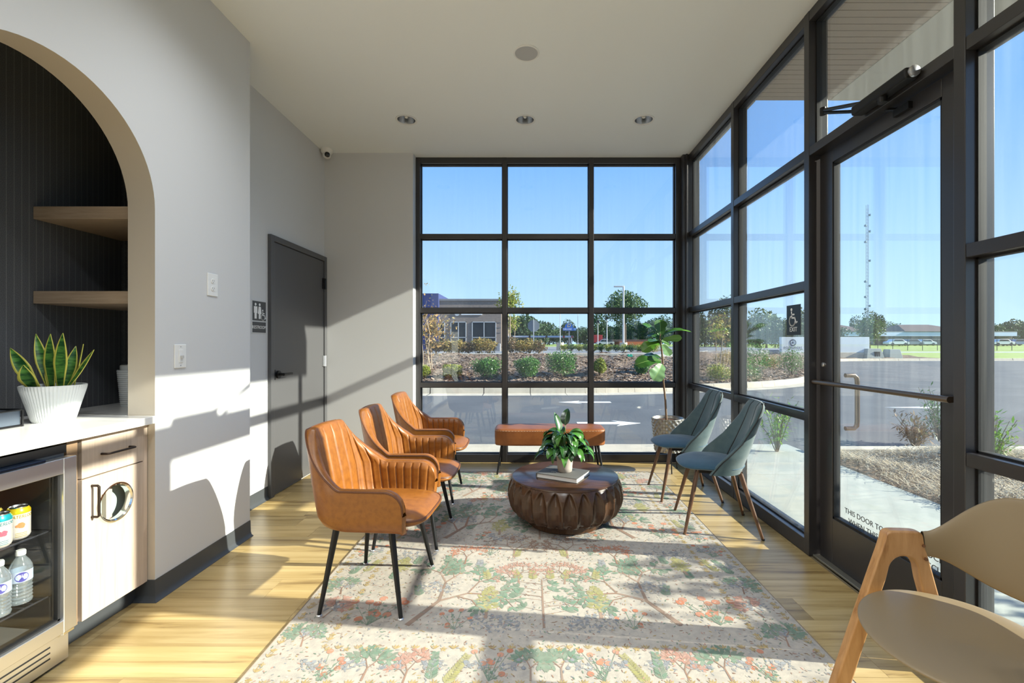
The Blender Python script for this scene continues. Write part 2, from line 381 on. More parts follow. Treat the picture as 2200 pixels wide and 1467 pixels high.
# ---------------------------------------------------------------- storefront glazing
ZB = (.834, 1.638, 2.437)
GX, GY = 1.735, 4.955
def xbar(root, name, x0, x1, y0, y1, z0, z1): MB().box(x0, x1, y0, y1, z0, z1).build(name, frame_m, root, bevel=.0025)
wb = struct('window_1')
bx = [-1.214, -.28, .654, 1.588]
for x in bx: xbar(wb, 'mullion', x-.025, x+.025, 4.90, 5.012, .0, C)
for a, c in zip(bx, bx[1:]):
    a += .025; c -= .025
    for z0, z1 in [(0, .088), (3.222, C)]+[(z-.026, z+.026) for z in ZB]: xbar(wb, 'rail', a, c, 4.902, 5.01, z0, z1)
    lev = [.088]+[q for z in ZB for q in (z-.026, z+.026)]+[3.222]
    for z0, z1 in zip(lev[::2], lev[1::2]):
        MB().box(a-.004, c+.004, GY-.006, GY+.006, z0-.004, z1+.004).build('glass_pane', glass, wb)
        g = MB()
        for xx, yy, zz, ww in ((a, a+.008, z0, z1), (c-.008, c, z0, z1), (a, c, z0, z0+.008), (a, c, z1-.008, z1)): g.box(xx, yy, GY-.016, GY+.016, zz, ww)
        g.build('gasket', seal_m, wb)
xbar(wb, 'corner_post', 1.612, 1.79, 4.822, 5.012, 0, C)
xbar(wb, 'corner_trim', 1.642, 1.66, 4.806, 4.822, 0, C)

by = [4.822, 3.785, 2.766, 1.78, .76, -.26, -1.28, -2.30]
wr = struct('window_2')
for y in by[1:]: xbar(wr, 'mullion', XR, XR+.114, y-.025, y+.025, 0, C)
for i, (b_, a_) in enumerate(zip(by, by[1:])):
    y1 = b_-(.025 if i else 0); y0 = a_+.025
    door_bay = (i == 2)
    bars = [(3.222, C), (ZB[2]-.026, ZB[2]+.026)] if door_bay else [(0, .088), (3.222, C)]+[(z-.026, z+.026) for z in ZB]
    for z0, z1 in bars: xbar(wr, 'rail', XR+.002, XR+.112, y0, y1, z0, z1)
    lev = [ZB[2]+.026, 3.222] if door_bay else [.088]+[q for z in ZB for q in (z-.026, z+.026)]+[3.222]
    for z0, z1 in zip(lev[::2], lev[1::2]):
        MB().box(GX-.006, GX+.006, y0-.004, y1+.004, z0-.004, z1+.004).build('glass_pane', glass, wr)
        g = MB()
        for ya, yb, za, zb in ((y0, y0+.008, z0, z1), (y1-.008, y1, z0, z1), (y0, y1, z0, z0+.008), (y0, y1, z1-.008, z1)): g.box(GX-.016, GX+.016, ya, yb, za, zb)
        g.build('gasket', seal_m, wr)

# glazed entrance door
dr = struct('door_1')
D0, D1, DX0, DX1, DT = 1.812, 2.734, 1.738, 1.783, 2.404
dp = lambda name, y0, y1, z0, z1: MB().box(DX0, DX1, y0, y1, z0, z1).build(name, frame_m, dr, bevel=.003)
dp('latch_stile', 2.622, D1, .012, DT); dp('hinge_stile', D0, 1.925, .012, DT)
dp('top_rail', 1.925, 2.622, 2.325, DT); dp('bottom_rail', 1.925, 2.622, .012, .275)
MB().box(1.757, 1.765, 1.92, 2.627, .27, 2.33).build('glass_pane', glass, dr)
g = MB()
for y0, y1, z0, z1 in ((1.925, 1.935, .275, 2.325), (2.612, 2.622, .275, 2.325), (1.925, 2.622, .275, .287), (1.925, 2.622, 2.313, 2.325)): g.box(1.742, 1.778, y0, y1, z0, z1)
g.build('glazing_bead', seal_m, dr)
bronze = M('bronze_bar', (.20, .15, .11), .3, .8)
p = MB().tube([(1.700, 2.735, 1.052), (1.700, 1.845, 1.052)], .0135, 14)
p.box(1.700, DX0+.004, 2.70, 2.73, 1.040, 1.064).box(1.700, DX0+.004, 1.85, 1.88, 1.040, 1.064)
p.build('push_bar', bronze, dr, smooth=True)
hp = [(1.783, 2.60), (1.835, 2.60)]
MB().tube([(1.78, 2.575, .80), (1.83, 2.575, .80), (1.845, 2.575, .815), (1.848, 2.575, .84), (1.848, 2.575, 1.06), (1.845, 2.575, 1.085), (1.83, 2.575, 1.10), (1.78, 2.575, 1.10)], .0125, 12).build('pull_handle', bronze, dr, smooth=True)
MB().box(1.70, 1.85, D0-.01, D1+.01, 0, .012).build('threshold', M('aluminium_threshold', (.42, .40, .34), .4, .8), dr, bevel=.003)
lk = MB().lathe([(.014, 0), (.014, .006), (.009, .009)], 16).build('lock_cylinder', steel, dr, smooth=True); lk.rotation_euler = (0, -pi/2, 0); lk.location = (DX0, 2.70, 1.155)
# closer: body on the head bar, two folding arms
m = MB().box(1.615, 1.676, 1.96, 2.30, 2.425, 2.475); m.build('closer_body', black, dr, bevel=.012, seg=3)
m = MB()
for yy in (1.945,): 
    m.lathe([(.024, 0), (.024, .012), (.018, .016)], 18)
o = m.build('closer_end_cap', steel, dr, smooth=True); o.rotation_euler = (pi/2, 0, 0); o.location = (1.648, 1.962, 2.452)
EL = atY(1768, 240, 2.62)
m = MB().tube([(1.640, 2.12, 2.418), tuple(EL+Vector((0, 0, .008)))], .010, 8).tube([(1.735, 2.115, 2.368), tuple(EL-Vector((0, 0, .006)))], .009, 8)
m.lathe([(.016, -.018), (.016, .022)], 14, tuple(EL)).box(1.718, 1.74, 2.07, 2.16, 2.352, 2.384).lathe([(.02, 2.40), (.02, 2.43)], 14, (1.640, 2.12, 0))
m.build('closer_arm', black, dr, smooth=True)
# vinyl notice along the foot of the door glass, read from the room
m = MB(); vin = M('notice_vinyl', (.07, .07, .07), .7)
text(m, 'THIS DOOR TO REMAIN UNLOCKED', .040, (1.7565, 2.545, .350), (0, -1, 0), (0, 0, 1), 'LEFT', m=0)
text(m, 'WHEN THIS BUILDING IS OCCUPIED', .040, (1.7565, 2.515, .301), (0, -1, 0), (0, 0, 1), 'LEFT', m=0)
m.build('vinyl_notice', vin, dr)

# ---------------------------------------------------------------- canopy and soffit outside
cp = thing('entrance_canopy', 'flat entrance canopy with a brown ribbed soffit over the glass door', 'canopy', (0, 0, 0))
ribm = M('brown_soffit', (.46, .37, .31), .7); edgem = M('grey_soffit_edge', (.58, .56, .52), .75)
MB().box(1.80, 2.97, -1.4, 3.76, 3.312, 3.62).box(2.47, 2.97, -1.4, 3.76, 3.285, 3.312).build('fascia', edgem, cp, bevel=.004)
sl = MB().box(1.80, 2.466, .003, .057, 3.287, 3.311)
me0 = None
for i in range(86):
    y = -1.4+i*.06
    if me0 is None: o = sl.build('soffit_slat', ribm, cp); me0 = o.data
    else: o = link('soffit_slat', me0, cp)
    o.location = (0, y, 0)
MB().box(1.792, 1.86, 3.765, 5.08, 3.285, 3.6).box(-2.4, 1.86, 5.013, 5.08, 3.285, 3.6).build('eave', edgem, cp)
MB().box(-2.6, -1.24, YB+.24, YB+.35, -.05, 3.285).build('wall_exterior', M('stucco', (.45, .42, .38), .9), kind='structure')

# ---------------------------------------------------------------- restroom door
rd = struct('door_2')
Y0, Y1, ZT = 3.755, 4.786, 2.186
MB().box(XL, XL+.03, Y0, Y0+.05, 0, ZT).box(XL, XL+.03, Y1-.05, Y1, 0, ZT).box(XL, XL+.03, Y0+.05, Y1-.05, ZT-.05, ZT).build('door_frame', door_m, rd, bevel=.004)
MB().box(XL, XL+.018, Y0+.054, Y1-.054, .012, ZT-.054).build('door_leaf', door_m, rd, bevel=.002)
m = MB().tube([(XL+.018, 3.872, 1.018), (XL+.034, 3.872, 1.018)], .032, 20); m.tube([(XL+.03, 3.872, 1.018), (XL+.075, 3.872, 1.018)], .012, 12)
m.tube([(XL+.075, 3.86, 1.018), (XL+.078, 3.92, 1.018), (XL+.078, 3.99, 1.018)], [.012, .011, .010], 12).box(XL+.018, XL+.022, 3.812, 3.835, .975, 1.06)
m.build('lever_handle', black, rd, smooth=True)
for z in (1.90, 1.10, .28): MB().tube([(XL+.034, Y1-.052, z-.055), (XL+.034, Y1-.052, z+.055)], .010, 10).box(XL+.018, XL+.032, Y1-.085, Y1-.02, z-.055, z+.055).build('hinge', black if z > 1.2 else steel, rd, smooth=True)
# ---------------------------------------------------------------- wall plates, sign, ceiling fixtures
def wpt(y, z, d=0., x=XN): return Vector((x+d, y, z))
t = thing('wall_outlet', 'white duplex outlet on the pale wall, above the dimmer switch', 'outlet', (XN, 2.673, 1.624))
MB().box(0, .006, -.043, .043, -.066, .066).build('cover_plate', white, t, bevel=.004, seg=3)
for dz in (-.022, .022):
    m = MB(); m.prism([(.017*math.cos(a)*1.0, .0155*math.sin(a)) for a in [2*pi*i/20 for i in range(20)]], lambda u, v, d: (d, u, v+dz), .006, .0085)
    o = m.build('socket', white, t, bevel=.001)
    s = MB(); s.box(.0085, .0088, -.008, -.006, dz-.001, dz+.007).box(.0085, .0088, .006, .008, dz-.001, dz+.007)
    s.prism([(.0024*math.cos(q*pi/6), .0024*math.sin(q*pi/6)-.008) for q in range(12)], lambda u, v, d: (d, u, v+dz), .0085, .0088)
    s.build('slot', seal_m, o)
t = thing('dimmer_switch', 'white slide dimmer switch plate, lower of the two plates on the wall', 'switch', (XN, 2.426, 1.213))
MB().box(0, .006, -.040, .040, -.063, .063).build('cover_plate', white, t, bevel=.004, seg=3)
MB().box(.006, .009, -.014, .014, -.034, .034).build('switch_body', white, t, bevel=.002)
MB().box(.009, .020, -.007, .007, -.012, .004).build('toggle', M('grey_plastic', (.5, .5, .5), .5), t, bevel=.002)
gsc = M('grey_screw', (.45, .45, .45), .4, .6)
for dz in (-.05, .05): MB().tube([(.006, 0, dz), (.0072, 0, dz)], .003, 10).build('screw', gsc, t)

def strokes(mb, lines, wd, fn, d0, d1, m=0):
    for ln in lines:
        for (a, b), (c, d) in zip(ln, ln[1:]):
            v = Vector((c-a, d-b)); L = v.length
            if L < 1e-6: continue
            v /= L; nn = Vector((-v.y, v.x))*wd/2; e_ = v*wd*.3
            mb.prism([(a-e_.x+nn.x, b-e_.y+nn.y), (a-e_.x-nn.x, b-e_.y-nn.y), (c+e_.x-nn.x, d+e_.y-nn.y), (c+e_.x+nn.x, d+e_.y+nn.y)], fn, d0, d1, m)
def disc2(cx, cy, r, n=16): return [(cx+r*math.cos(2*pi*i/n), cy+r*math.sin(2*pi*i/n)) for i in range(n)]
def arcp(cx, cy, r, a0, a1, n=14): return [(cx+r*math.cos(math.radians(lerp(a0, a1, i/n))), cy+r*math.sin(math.radians(lerp(a0, a1, i/n)))) for i in range(n+1)]
def wheelchair(mb, s, fn, d0, d1, ox=0., oy=0.):
    q = lambda L: [[(ox+a*s, oy+b*s) for a, b in ln] for ln in L]
    mb.prism([(ox+a*s, oy+b*s) for a, b in disc2(-.10, .90, .10)], fn, d0, d1)
    strokes(mb, q([[(-.10, .74), (-.06, .34)], [(-.06, .34), (.28, .34)], [(.28, .34), (.42, .0)], [(.42, .0), (.56, .06)], [(-.08, .56), (.22, .56)]]), .10*s, fn, d0, d1)
    strokes(mb, q([arcp(-.02, .14, .34, 120, 350)]), .09*s, fn, d0, d1)
t = thing('restroom_sign', 'dark grey restroom sign with white figures on the wall beside the grey door', 'sign', (XL, 3.632, 1.492))
MB().box(0, .004, -.096, .096, -.132, .132).build('sign_plate', M('sign_white', (.62, .62, .62), .5), t, bevel=.003)
sg = M('sign_grey', (.06, .06, .062), .5)
MB().box(.004, .005, -.089, .089, -.030, .124).box(.004, .005, -.089, .089, -.124, -.040).build('dark_field', sg, t)
fn = lambda u, v, d: (d, u, v)
m = MB()
def person2(ux, skirt):
    m.prism(disc2(ux, .098, .011), fn, .005, .0062)
    if skirt: m.prism([(ux-.014, .082), (ux+.014, .082), (ux+.024, .025), (ux+.012, .025), (ux+.012, -.015), (ux-.012, -.015), (ux-.012, .025), (ux-.024, .025)], fn, .005, .0062)
    else: m.prism([(ux-.022, .082), (ux+.022, .082), (ux+.022, .030), (ux+.014, .030), (ux+.013, -.015), (ux-.013, -.015), (ux-.014, .030), (ux-.022, .030)], fn, .005, .0062)
person2(-.050, False); person2(.004, True); wheelchair(m, .072, fn, .005, .0062, .052, -.010)
m.build('pictogram', white_v, t)
m = MB(); text(m, 'RESTROOM', .036, (.0052, 0, -.083), (0, 1, 0), (0, 0, 1)); m.build('lettering', white_v, t)
t = thing('exit_sticker', 'black glass sticker with a white wheelchair symbol and the word EXIT', 'sticker', (GX-.0065, 2.99, 1.434))
fn2 = lambda u, v, d: (-d, -u, v)
MB().box(-.002, 0, -.079, .079, -.098, .100).build('sticker_field', M('sticker_black', (.003, .003, .004), .3), t)
m = MB(); wheelchair(m, .098, fn2, .002, .003, -.012, -.018); text(m, 'EXIT', .042, (-.0025, 0, -.062), (0, -1, 0), (0, 0, 1)); m.build('symbol_and_word', white_v, t)

t = thing('ceiling_speaker', 'round white perforated speaker in the ceiling', 'speaker', (-.029, 3.139, C))
MB().lathe([(.088, 0), (.090, -.004), (.084, -.009), (.078, -.007)], 40, cap=False).build('rim', white, t, smooth=True)
MB().lathe([(.078, -.004), (.077, -.0075)], 40).build('grille', M('grey_grille', (.50, .51, .53), .7, bump=(900, .6, .002)), t, smooth=True)
for i, (lx, ly) in enumerate(LIGHTS):
    t = thing('recessed_downlight', 'round chrome recessed downlight in the ceiling, %s of the row of three' % ('leftmost', 'middle one', 'rightmost')[i], 'ceiling light', (lx, ly, C), 0, 'downlights in a row near the window')
    MB().lathe([(.080, .004), (.096, -.001), (.096, -.005), (.080, -.004), (.078, 0)], 36, cap=False).build('trim_ring', white, t, smooth=True)
    MB().lathe([(.080, -.002), (.074, .05), (.060, .115), (.055, .12)], 36, cap=False).build('reflector', reflector_m, t, smooth=True)
    MB().lathe([(.055, .118), (.054, .128)], 24).build('lens', M('lamp_lens', (.85, .85, .82), .4), t)
    MB().tube([(0, 0, .125), (0, 0, .05)], [.012, .018], 12).lathe([(.018, .05), (.020, .03), (.012, .018)], 12).build('bulb', M('frosted_bulb', (.85, .85, .8), .3), t, smooth=True)
t = thing('dome_camera', 'small white dome security camera at the top corner of the left wall', 'camera', (-2.105, 4.70, C))
MB().lathe([(.058, 0), (.058, -.026), (.050, -.040), (.036, -.052)], 28).build('housing', white, t, smooth=True)
m = MB().lathe([(.001, -.095), (.020, -.091), (.036, -.078), (.041, -.060), (.038, -.044)], 24); m.build('ball', white, t, smooth=True)
o = MB().lathe([(.026, 0), (.026, .006), (.018, .012), (.001, .014)], 22).build('lens_window', M('lens_black', (.01, .01, .012), .1), t, smooth=True)
o.location = (.018, -.030, -.066); o.rotation_euler = (math.radians(105), 0, math.radians(30))

# ---------------------------------------------------------------- beverage counter in the alcove
t = thing('countertop', 'white veined quartz countertop in the arched niche', 'countertop', (-2.2, 1.7, .885))
ow = Vector((-2.2, 1.7, .885))
poly = [(-1.855, .735), (-1.855, 2.228), (-2.008, 2.262), (-2.012, 2.262), (-2.012, 2.775), (-2.495, 2.775), (-2.495, .735)]
poly = [(-1.855, 1.315), (-1.855, 2.262), (-2.012, 2.262), (-2.012, 2.775), (-2.495, 2.775), (-2.495, .735), (-2.012, .735), (-2.012, 1.315)]
MB().prism([(a-ow.x, b-ow.y) for a, b in poly], lambda u, v, d: (u, v, d), 0, .037).build('slab', quartz, t, bevel=.003)

CXF = -1.900
t = thing('base_cabinet', 'pale wood base cabinet with a drawer and a round porthole door', 'cabinet', (CXF, 1.93, 0)); O = Vector((CXF, 1.93, 0))
def cbx(mb, x0, x1, y0, y1, z0, z1, m=0): return mb.box(x0-O.x, x1-O.x, y0-O.y, y1-O.y, z0-O.z, z1-O.z, m)
cy0, cy1 = 1.915, 2.236
m = MB(); cbx(m, -2.42, -1.922, cy0-.016, cy0, .10, .883); cbx(m, -2.42, -1.922, cy1-.016, cy1, .10, .883); cbx(m, -2.42, -2.40, cy0, cy1, .1, .883); cbx(m, -2.42, -1.922, cy0, cy1, .10, .116); cbx(m, -2.42, -1.922, cy0, cy1, .69, .71)
cbx(m, -2.01, -1.906, cy1, 2.262, .10, .883)
m.build('carcass', cab_m, t)
m = MB(); cbx(m, -1.92, -1.90, cy0+.012, cy1, .706, .876); dw = m.build('drawer', cab_m, t, bevel=.0015)
dz0, dz1 = .103, .701; hy, hz, hr = 2.08, .557, .080
vi, vo = ring(hy, hz, hr, cy0+.012, cy1, dz0, dz1, 48); n_ = len(vi); m = MB()
for x in (-1.92, -1.90): m.add([(x-O.x, a-O.y, b) for a, b in vi+vo], [(i, (i+1) % n_, n_+(i+1) % n_, n_+i) for i in range(n_)])
for L_ in (vi, vo): m.add([(x-O.x, a-O.y, b) for x in (-1.92, -1.90) for a, b in L_], [(i, (i+1) % n_, n_+(i+1) % n_, n_+i) for i in range(n_)])
dd = m.build('door', cab_m, t)
def pull(par, y0, y1, z0, z1):
    a, b_ = Vector((CXF, y0, z0))-O, Vector((CXF, y1, z1))-O; x = Vector((.032, 0, 0)); d = (b_-a)*.06
    MB().tube([a, a+x*.8, a+x+d*.6, a+x+d*2, b_+x-d*2, b_+x-d*.6, b_+x*.8, b_], .0052, 10).build('handle', M('dark_bronze_pull', (.06, .045, .038), .35, .8), par, smooth=True)
pull(dw, 2.015, 2.155, .792, .792); pull(dd, 1.970, 1.970, .53, .665)
m = MB(); m.lathe([(hr-.004, -.02), (hr-.004, .004), (hr+.002, .010), (hr+.008, .009), (hr+.011, .001), (hr+.011, 0)], 48, cap=False)
o = m.build('porthole_ring', chrome, dd, smooth=True); o.location = (CXF-O.x, hy-O.y, hz); o.rotation_euler = (0, pi/2, 0)
m = MB(); cbx(m, -1.972, -1.965, cy0+.01, cy1-.02, .13, .66); cbx(m, -2.38, -1.965, cy0+.01, cy0+.018, .13, .66); m.build('bin_liner', M('sage_plastic', (.34, .41, .38), .35), t)
m = MB(); cbx(m, -1.965, -1.945, 2.085, 2.115, .13, .66); m.build('inner_strip', cab_m, t)
m = MB(); cbx(m, -1.99, -1.965, 1.86, 2.262, 0, .10); m.build('toe_kick', base_m, t)
m = MB(); cbx(m, -1.93, -1.905, 1.868, cy0-.002, .10, .883); m.build('filler_strip', M('brown_edge', (.26, .17, .10), .5), t)

# beverage cooler
FX = -1.842
t = thing('beverage_cooler', 'stainless glass-door drinks cooler under the white counter', 'cooler', (FX, 1.55, 0)); O = Vector((FX, 1.55, 0))
fy0, fy1, fz0, fz1 = 1.318, 1.848, .137, .828
din = M('cooler_liner', (.10, .105, .11), .5)
m = MB(); cbx(m, -2.45, -2.43, fy0+.01, fy1-.01, .05, .84); cbx(m, -2.45, -1.885, fy0+.01, fy0+.03, .05, .84); cbx(m, -2.45, -1.885, fy1-.03, fy1-.01, .05, .84); cbx(m, -2.45, -1.885, fy0+.03, fy1-.03, .05, .15); cbx(m, -2.45, -1.885, fy0+.03, fy1-.03, .80, .84)
m.build('cabinet_body', din, t)
m = MB(); cbx(m, -1.884, FX, fy1-.052, fy1, fz0, fz1); cbx(m, -1.884, FX, fy0, fy0+.052, fz0, fz1); cbx(m, -1.884, FX, fy0+.052, fy1-.052, fz1-.062, fz1); cbx(m, -1.884, FX, fy0+.052, fy1-.052, fz0, fz0+.052)
fd = m.build('door', steel, t, bevel=.003)
m = MB(); cbx(m, -1.872, -1.866, fy0+.05, fy1-.05, fz0+.05, fz1-.06); m.build('door_glass', glass_in, fd)
m = MB(); cbx(m, -1.882, -1.858, fy1-.060, fy1-.050, fz0+.05, fz1-.06); cbx(m, -1.882, -1.858, fy0+.05, fy0+.06, fz0+.05, fz1-.06); cbx(m, -1.882, -1.858, fy0+.05, fy1-.05, fz0+.050, fz0+.058); m.build('door_seal', seal_m, fd)
m = MB(); cbx(m, -1.884, FX+.004, fy0+.01, fy1-.12, fz1, fz1+.012); m.build('handle', M('blue_black_trim', (.03, .05, .10), .2, .7), fd, bevel=.003)
m = MB(); cbx(m, -1.90, -1.875, fy0+.01, fy1-.01, fz1+.014, .874); m.build('control_strip', black, t)
m = MB(); cbx(m, -1.90, -1.872, fy0+.004, fy1-.004, .012, .132); kp = m.build('kick_plate', steel, t, bevel=.002)
for z in (.05, .072, .094):
    m = MB(); cbx(m, -1.8725, -1.8712, fy0+.05, fy1-.075, z, z+.006); m.build('vent_slot', seal_m, kp)
m = MB(); cbx(m, -1.874, -1.846, fy1-.05, fy1-.006, .126, .137); m.build('hinge', chrome, t, bevel=.002)
sh = M('glass_shelf', (.30, .40, .42), .15, trans=.5); wire = M('dark_wire', (.10, .10, .11), .3, .8)
for z in (.284, .540):
    m = MB()
    for k in range(15): 
        y = fy0+.04+k*.0321; m.tube([Vector((-2.40, y, z))-O, Vector((-1.90, y, z))-O], .0026, 6)
    m.tube([Vector((-1.90, fy0+.035, z))-O, Vector((-1.90, fy1-.035, z))-O], .004, 6)
    for x in (-2.05, -2.22, -2.38): m.tube([Vector((x, fy0+.035, z-.004))-O, Vector((x, fy1-.035, z-.004))-O], .003, 6)
    m.build('shelf', wire, t, smooth=True)
can_w = M('can_white', (.62, .58, .55), .35, .1); can_al = M('can_aluminium', (.7, .7, .72), .25, 1)
def wrap_text(mb, body, size, r, ang, z, m=0, wide=1.0, slant=0.):
    v, f = text_geo(body, size, 'CENTER', .0003)
    return mb.add([((r+p[2])*math.cos(ang+(p[0]*wide+p[1]*slant)/r), (r+p[2])*math.sin(ang+(p[0]*wide+p[1]*slant)/r), z+p[1]) for p in v], f, m)
def can(x, y, band, ink, label, fruit):
    t = thing('drink_can', label, 'can', (x, y, .544), 0, 'sparkling water cans on the upper cooler shelf')
    MB().lathe([(.024, 0), (.030, .006), (.033, .014), (.033, .100)], 32).build('body', can_w, t, smooth=True)
    MB().lathe([(.0331, .096), (.033, .106), (.027, .117)], 32, cap=False).build('colour_band', M('can_band', band, .3, .4), t, smooth=True)
    MB().lathe([(.027, .117), (.0275, .121), (.025, .121), (.024, .116), (.002, .1155)], 32).build('lid', can_al, t, smooth=True)
    MB().box(-.008, .010, -.005, .005, .116, .1185).build('pull_tab', can_al, t, bevel=.001)
    a = math.atan2(-y, -x)+.25
    m = MB(); wrap_text(m, 'WATERLOO', .0165, .0333, a, .086, wide=.82, slant=.15)
    for k in range(3): m.grid(lambda u, v: (.0332*math.cos(a+(u-.5)*1.0), .0332*math.sin(a+(u-.5)*1.0), .024-k*.006+v*.0018), 12, 2)
    m.build('lettering', M('can_ink', tuple(c*.6 for c in ink), .5), t)
    m = MB()
    for k in range(9):
        q = R.random()*6.3; rr = .010*R.random()**.5; aa = a+rr*math.cos(q)/.033; zz = .054+rr*.7*math.sin(q)
        m.grid(lambda u, v: ((.03325+.0002*k)*math.cos(aa+(v*.006)*math.cos(u*6.283)/.033), (.03325+.0002*k)*math.sin(aa+(v*.006)*math.cos(u*6.283)/.033), zz+v*.0055*math.sin(u*6.283)), 9, 2)
    m.build('fruit_print', M('can_fruit', fruit, .5), t)
can(-1.942, 1.725, (.75, .55, .02), (.62, .45, .02), 'white and yellow drink can, rightmost on the upper cooler shelf', (.80, .22, .08))
can(-1.925, 1.648, (.02, .40, .47), (.02, .30, .36), 'white drink can with a teal top on the upper cooler shelf', (.70, .10, .16))
can(-2.02, 1.700, (.75, .60, .10), (.62, .45, .02), 'yellow topped drink can behind the teal topped can', (.80, .35, .08))
pet = bpy.data.materials.new('clear_bottle'); pet.use_nodes = True; n = pet.node_tree.nodes; l = pet.node_tree.links; n.clear()
out = n.new('ShaderNodeOutputMaterial'); tr = n.new('ShaderNodeBsdfTransparent'); tr.inputs[0].default_value = (.86, .92, .95, 1); gl = n.new('ShaderNodeBsdfGlossy'); gl.inputs['Roughness'].default_value = .12
lw = n.new('ShaderNodeLayerWeight'); lw.inputs[0].default_value = .45; mx = n.new('ShaderNodeMixShader'); l.new(lw.outputs['Facing'], mx.inputs[0]); l.new(tr.outputs[0], mx.inputs[1]); l.new(gl.outputs[0], mx.inputs[2])
df = n.new('ShaderNodeBsdfDiffuse'); df.inputs[0].default_value = (.75, .82, .88, 1); m2 = n.new('ShaderNodeMixShader'); m2.inputs[0].default_value = .16; l.new(mx.outputs[0], m2.inputs[1]); l.new(df.outputs[0], m2.inputs[2]); l.new(m2.outputs[0], out.inputs[0])
def bottle(x, y, label):
    t = thing('water_bottle', label, 'bottle', (x, y, .288), 0, 'water bottles on the lower cooler shelf')
    prof = [(.020, 0), (.030, .004), (.0325, .012)]
    for k in range(5): prof += [(.0325, .014+k*.013), (.0295, .020+k*.013)]
    prof += [(.0325, .082), (.0325, .132), (.031, .142), (.024, .160), (.014, .176), (.0125, .186)]
    MB().lathe(prof, 28).build('body', pet, t, smooth=True)
    MB().lathe([(.0329, .088), (.0329, .128)], 28, cap=False).build('label', M('bottle_label', (.46, .54, .70), .5), t, smooth=True)
    MB().lathe([(.0145, .184), (.0148, .198), (.0125, .203)], 22).build('cap', white, t, smooth=True)
    a = math.atan2(-y, -x)+.1
    m = MB(); m.grid(lambda u, v: (.0332*math.cos(a+v*.019*math.cos(u*6.2832)/.033), .0332*math.sin(a+v*.019*math.cos(u*6.2832)/.033), .108+v*.018*math.sin(u*6.2832)), 25, 2)
    m.build('label_badge', M('badge_purple', (.06, .05, .30), .5), t)
    m = MB(); wrap_text(m, 'OLE', .016, .0334, a, .112, wide=.9); m.build('lettering', white_v, t)
bottle(-1.952, 1.742, 'water bottle with white cap on the lower cooler shelf, right one'); bottle(-1.935, 1.655, 'water bottle with white cap on the lower cooler shelf, left one nearer the front')
bottle(-2.03, 1.70, 'water bottle partly hidden behind the two front bottles')

for z, nm in ((1.906, 'upper'), (1.481, 'lower')):
    tag(MB().box(-2.498, -2.02, 2.285, 2.778, z, z+.063).build('floating_shelf', shelf_m, bevel=.002), '%s wood floating shelf inside the dark papered niche' % nm, 'shelf', 'floating shelves in the niche')

t = thing('wire_tray', 'black framed tissue tray at the edge of the white counter', 'tray', (-2.275, 1.80, .922))
m = MB()
for z in (.006, .073):
    m.tube([(.075, -.17, z), (.075, .17, z), (-.075, .17, z), (-.075, -.17, z)], .0042, 8, closed=True)
for x in (-.075, .075):
    for y in (-.17, .17): m.tube([(x, y, 0), (x, y, .073)], .0042, 8)
m.build('frame', black, t, smooth=True)
MB().box(-.072, .070, -.165, .165, .008, .069).build('tray_panel', M('blue_grey_panel', (.12, .15, .19), .3), t)

def ribbed_pot(name, label, loc, r0, r1, h, ribs, mat_, vertical=True):
    t = thing(name, label, 'pot', loc)
    def fn(u, v):
        a = u*2*pi; r = lerp(r0, r1, v)
        r += (.0022*math.sin(a*ribs) if vertical else .0016*math.sin(v*ribs*2*pi))*sstep(0, .05, v)*sstep(1, .95, v)
        return (r*math.cos(a), r*math.sin(a), v*h)
    m = MB().grid(fn, ribs*4 if vertical else 48, 14 if vertical else ribs*4, cu=True)
    m.lathe([(r1, h), (r1-.003, h+.002), (r1-.007, h), (r1-.010, h-.03)], 48, cap=False).lathe([(.001, .001), (r0, .001)], 48, cap=False)
    m.build('pot', mat_, t, smooth=True); return t
potw = M('white_ceramic', (.72, .74, .74), .45)
PS = Vector((-2.205, 2.105, .922))
t = ribbed_pot('snake_plant', 'potted snake plant in a white ribbed pot on the white counter', PS, .070, .113, .166, 56, potw); t['category'] = 'plant'
MB().lathe([(.001, .150), (.104, .148)], 32, cap=False).build('soil', soil, t)
snake_g = bpy.data.materials.new('snake_leaf'); snake_g.use_nodes = True; n = snake_g.node_tree.nodes; l = snake_g.node_tree.links; b = n['Principled BSDF']
tc = n.new('ShaderNodeTexCoord'); mp = n.new('ShaderNodeMapping'); mp.inputs['Scale'].default_value = (18, 18, 75); l.new(tc.outputs['Object'], mp.inputs[0]); nz = n.new('ShaderNodeTexNoise'); nz.inputs['Scale'].default_value = 1; nz.inputs['Detail'].default_value = 4; l.new(mp.outputs[0], nz.inputs[0])
r = n.new('ShaderNodeValToRGB'); r.color_ramp.elements[0].color = (.012, .075, .018, 1); r.color_ramp.elements[1].color = (.11, .30, .05, 1); r.color_ramp.elements[0].position = .40; r.color_ramp.elements[1].position = .66; l.new(nz.outputs[0], r.inputs[0]); l.new(r.outputs[0], b.inputs['Base Color']); b.inputs['Roughness'].default_value = .38
snake_y = M('snake_margin', (.62, .58, .10), .4)
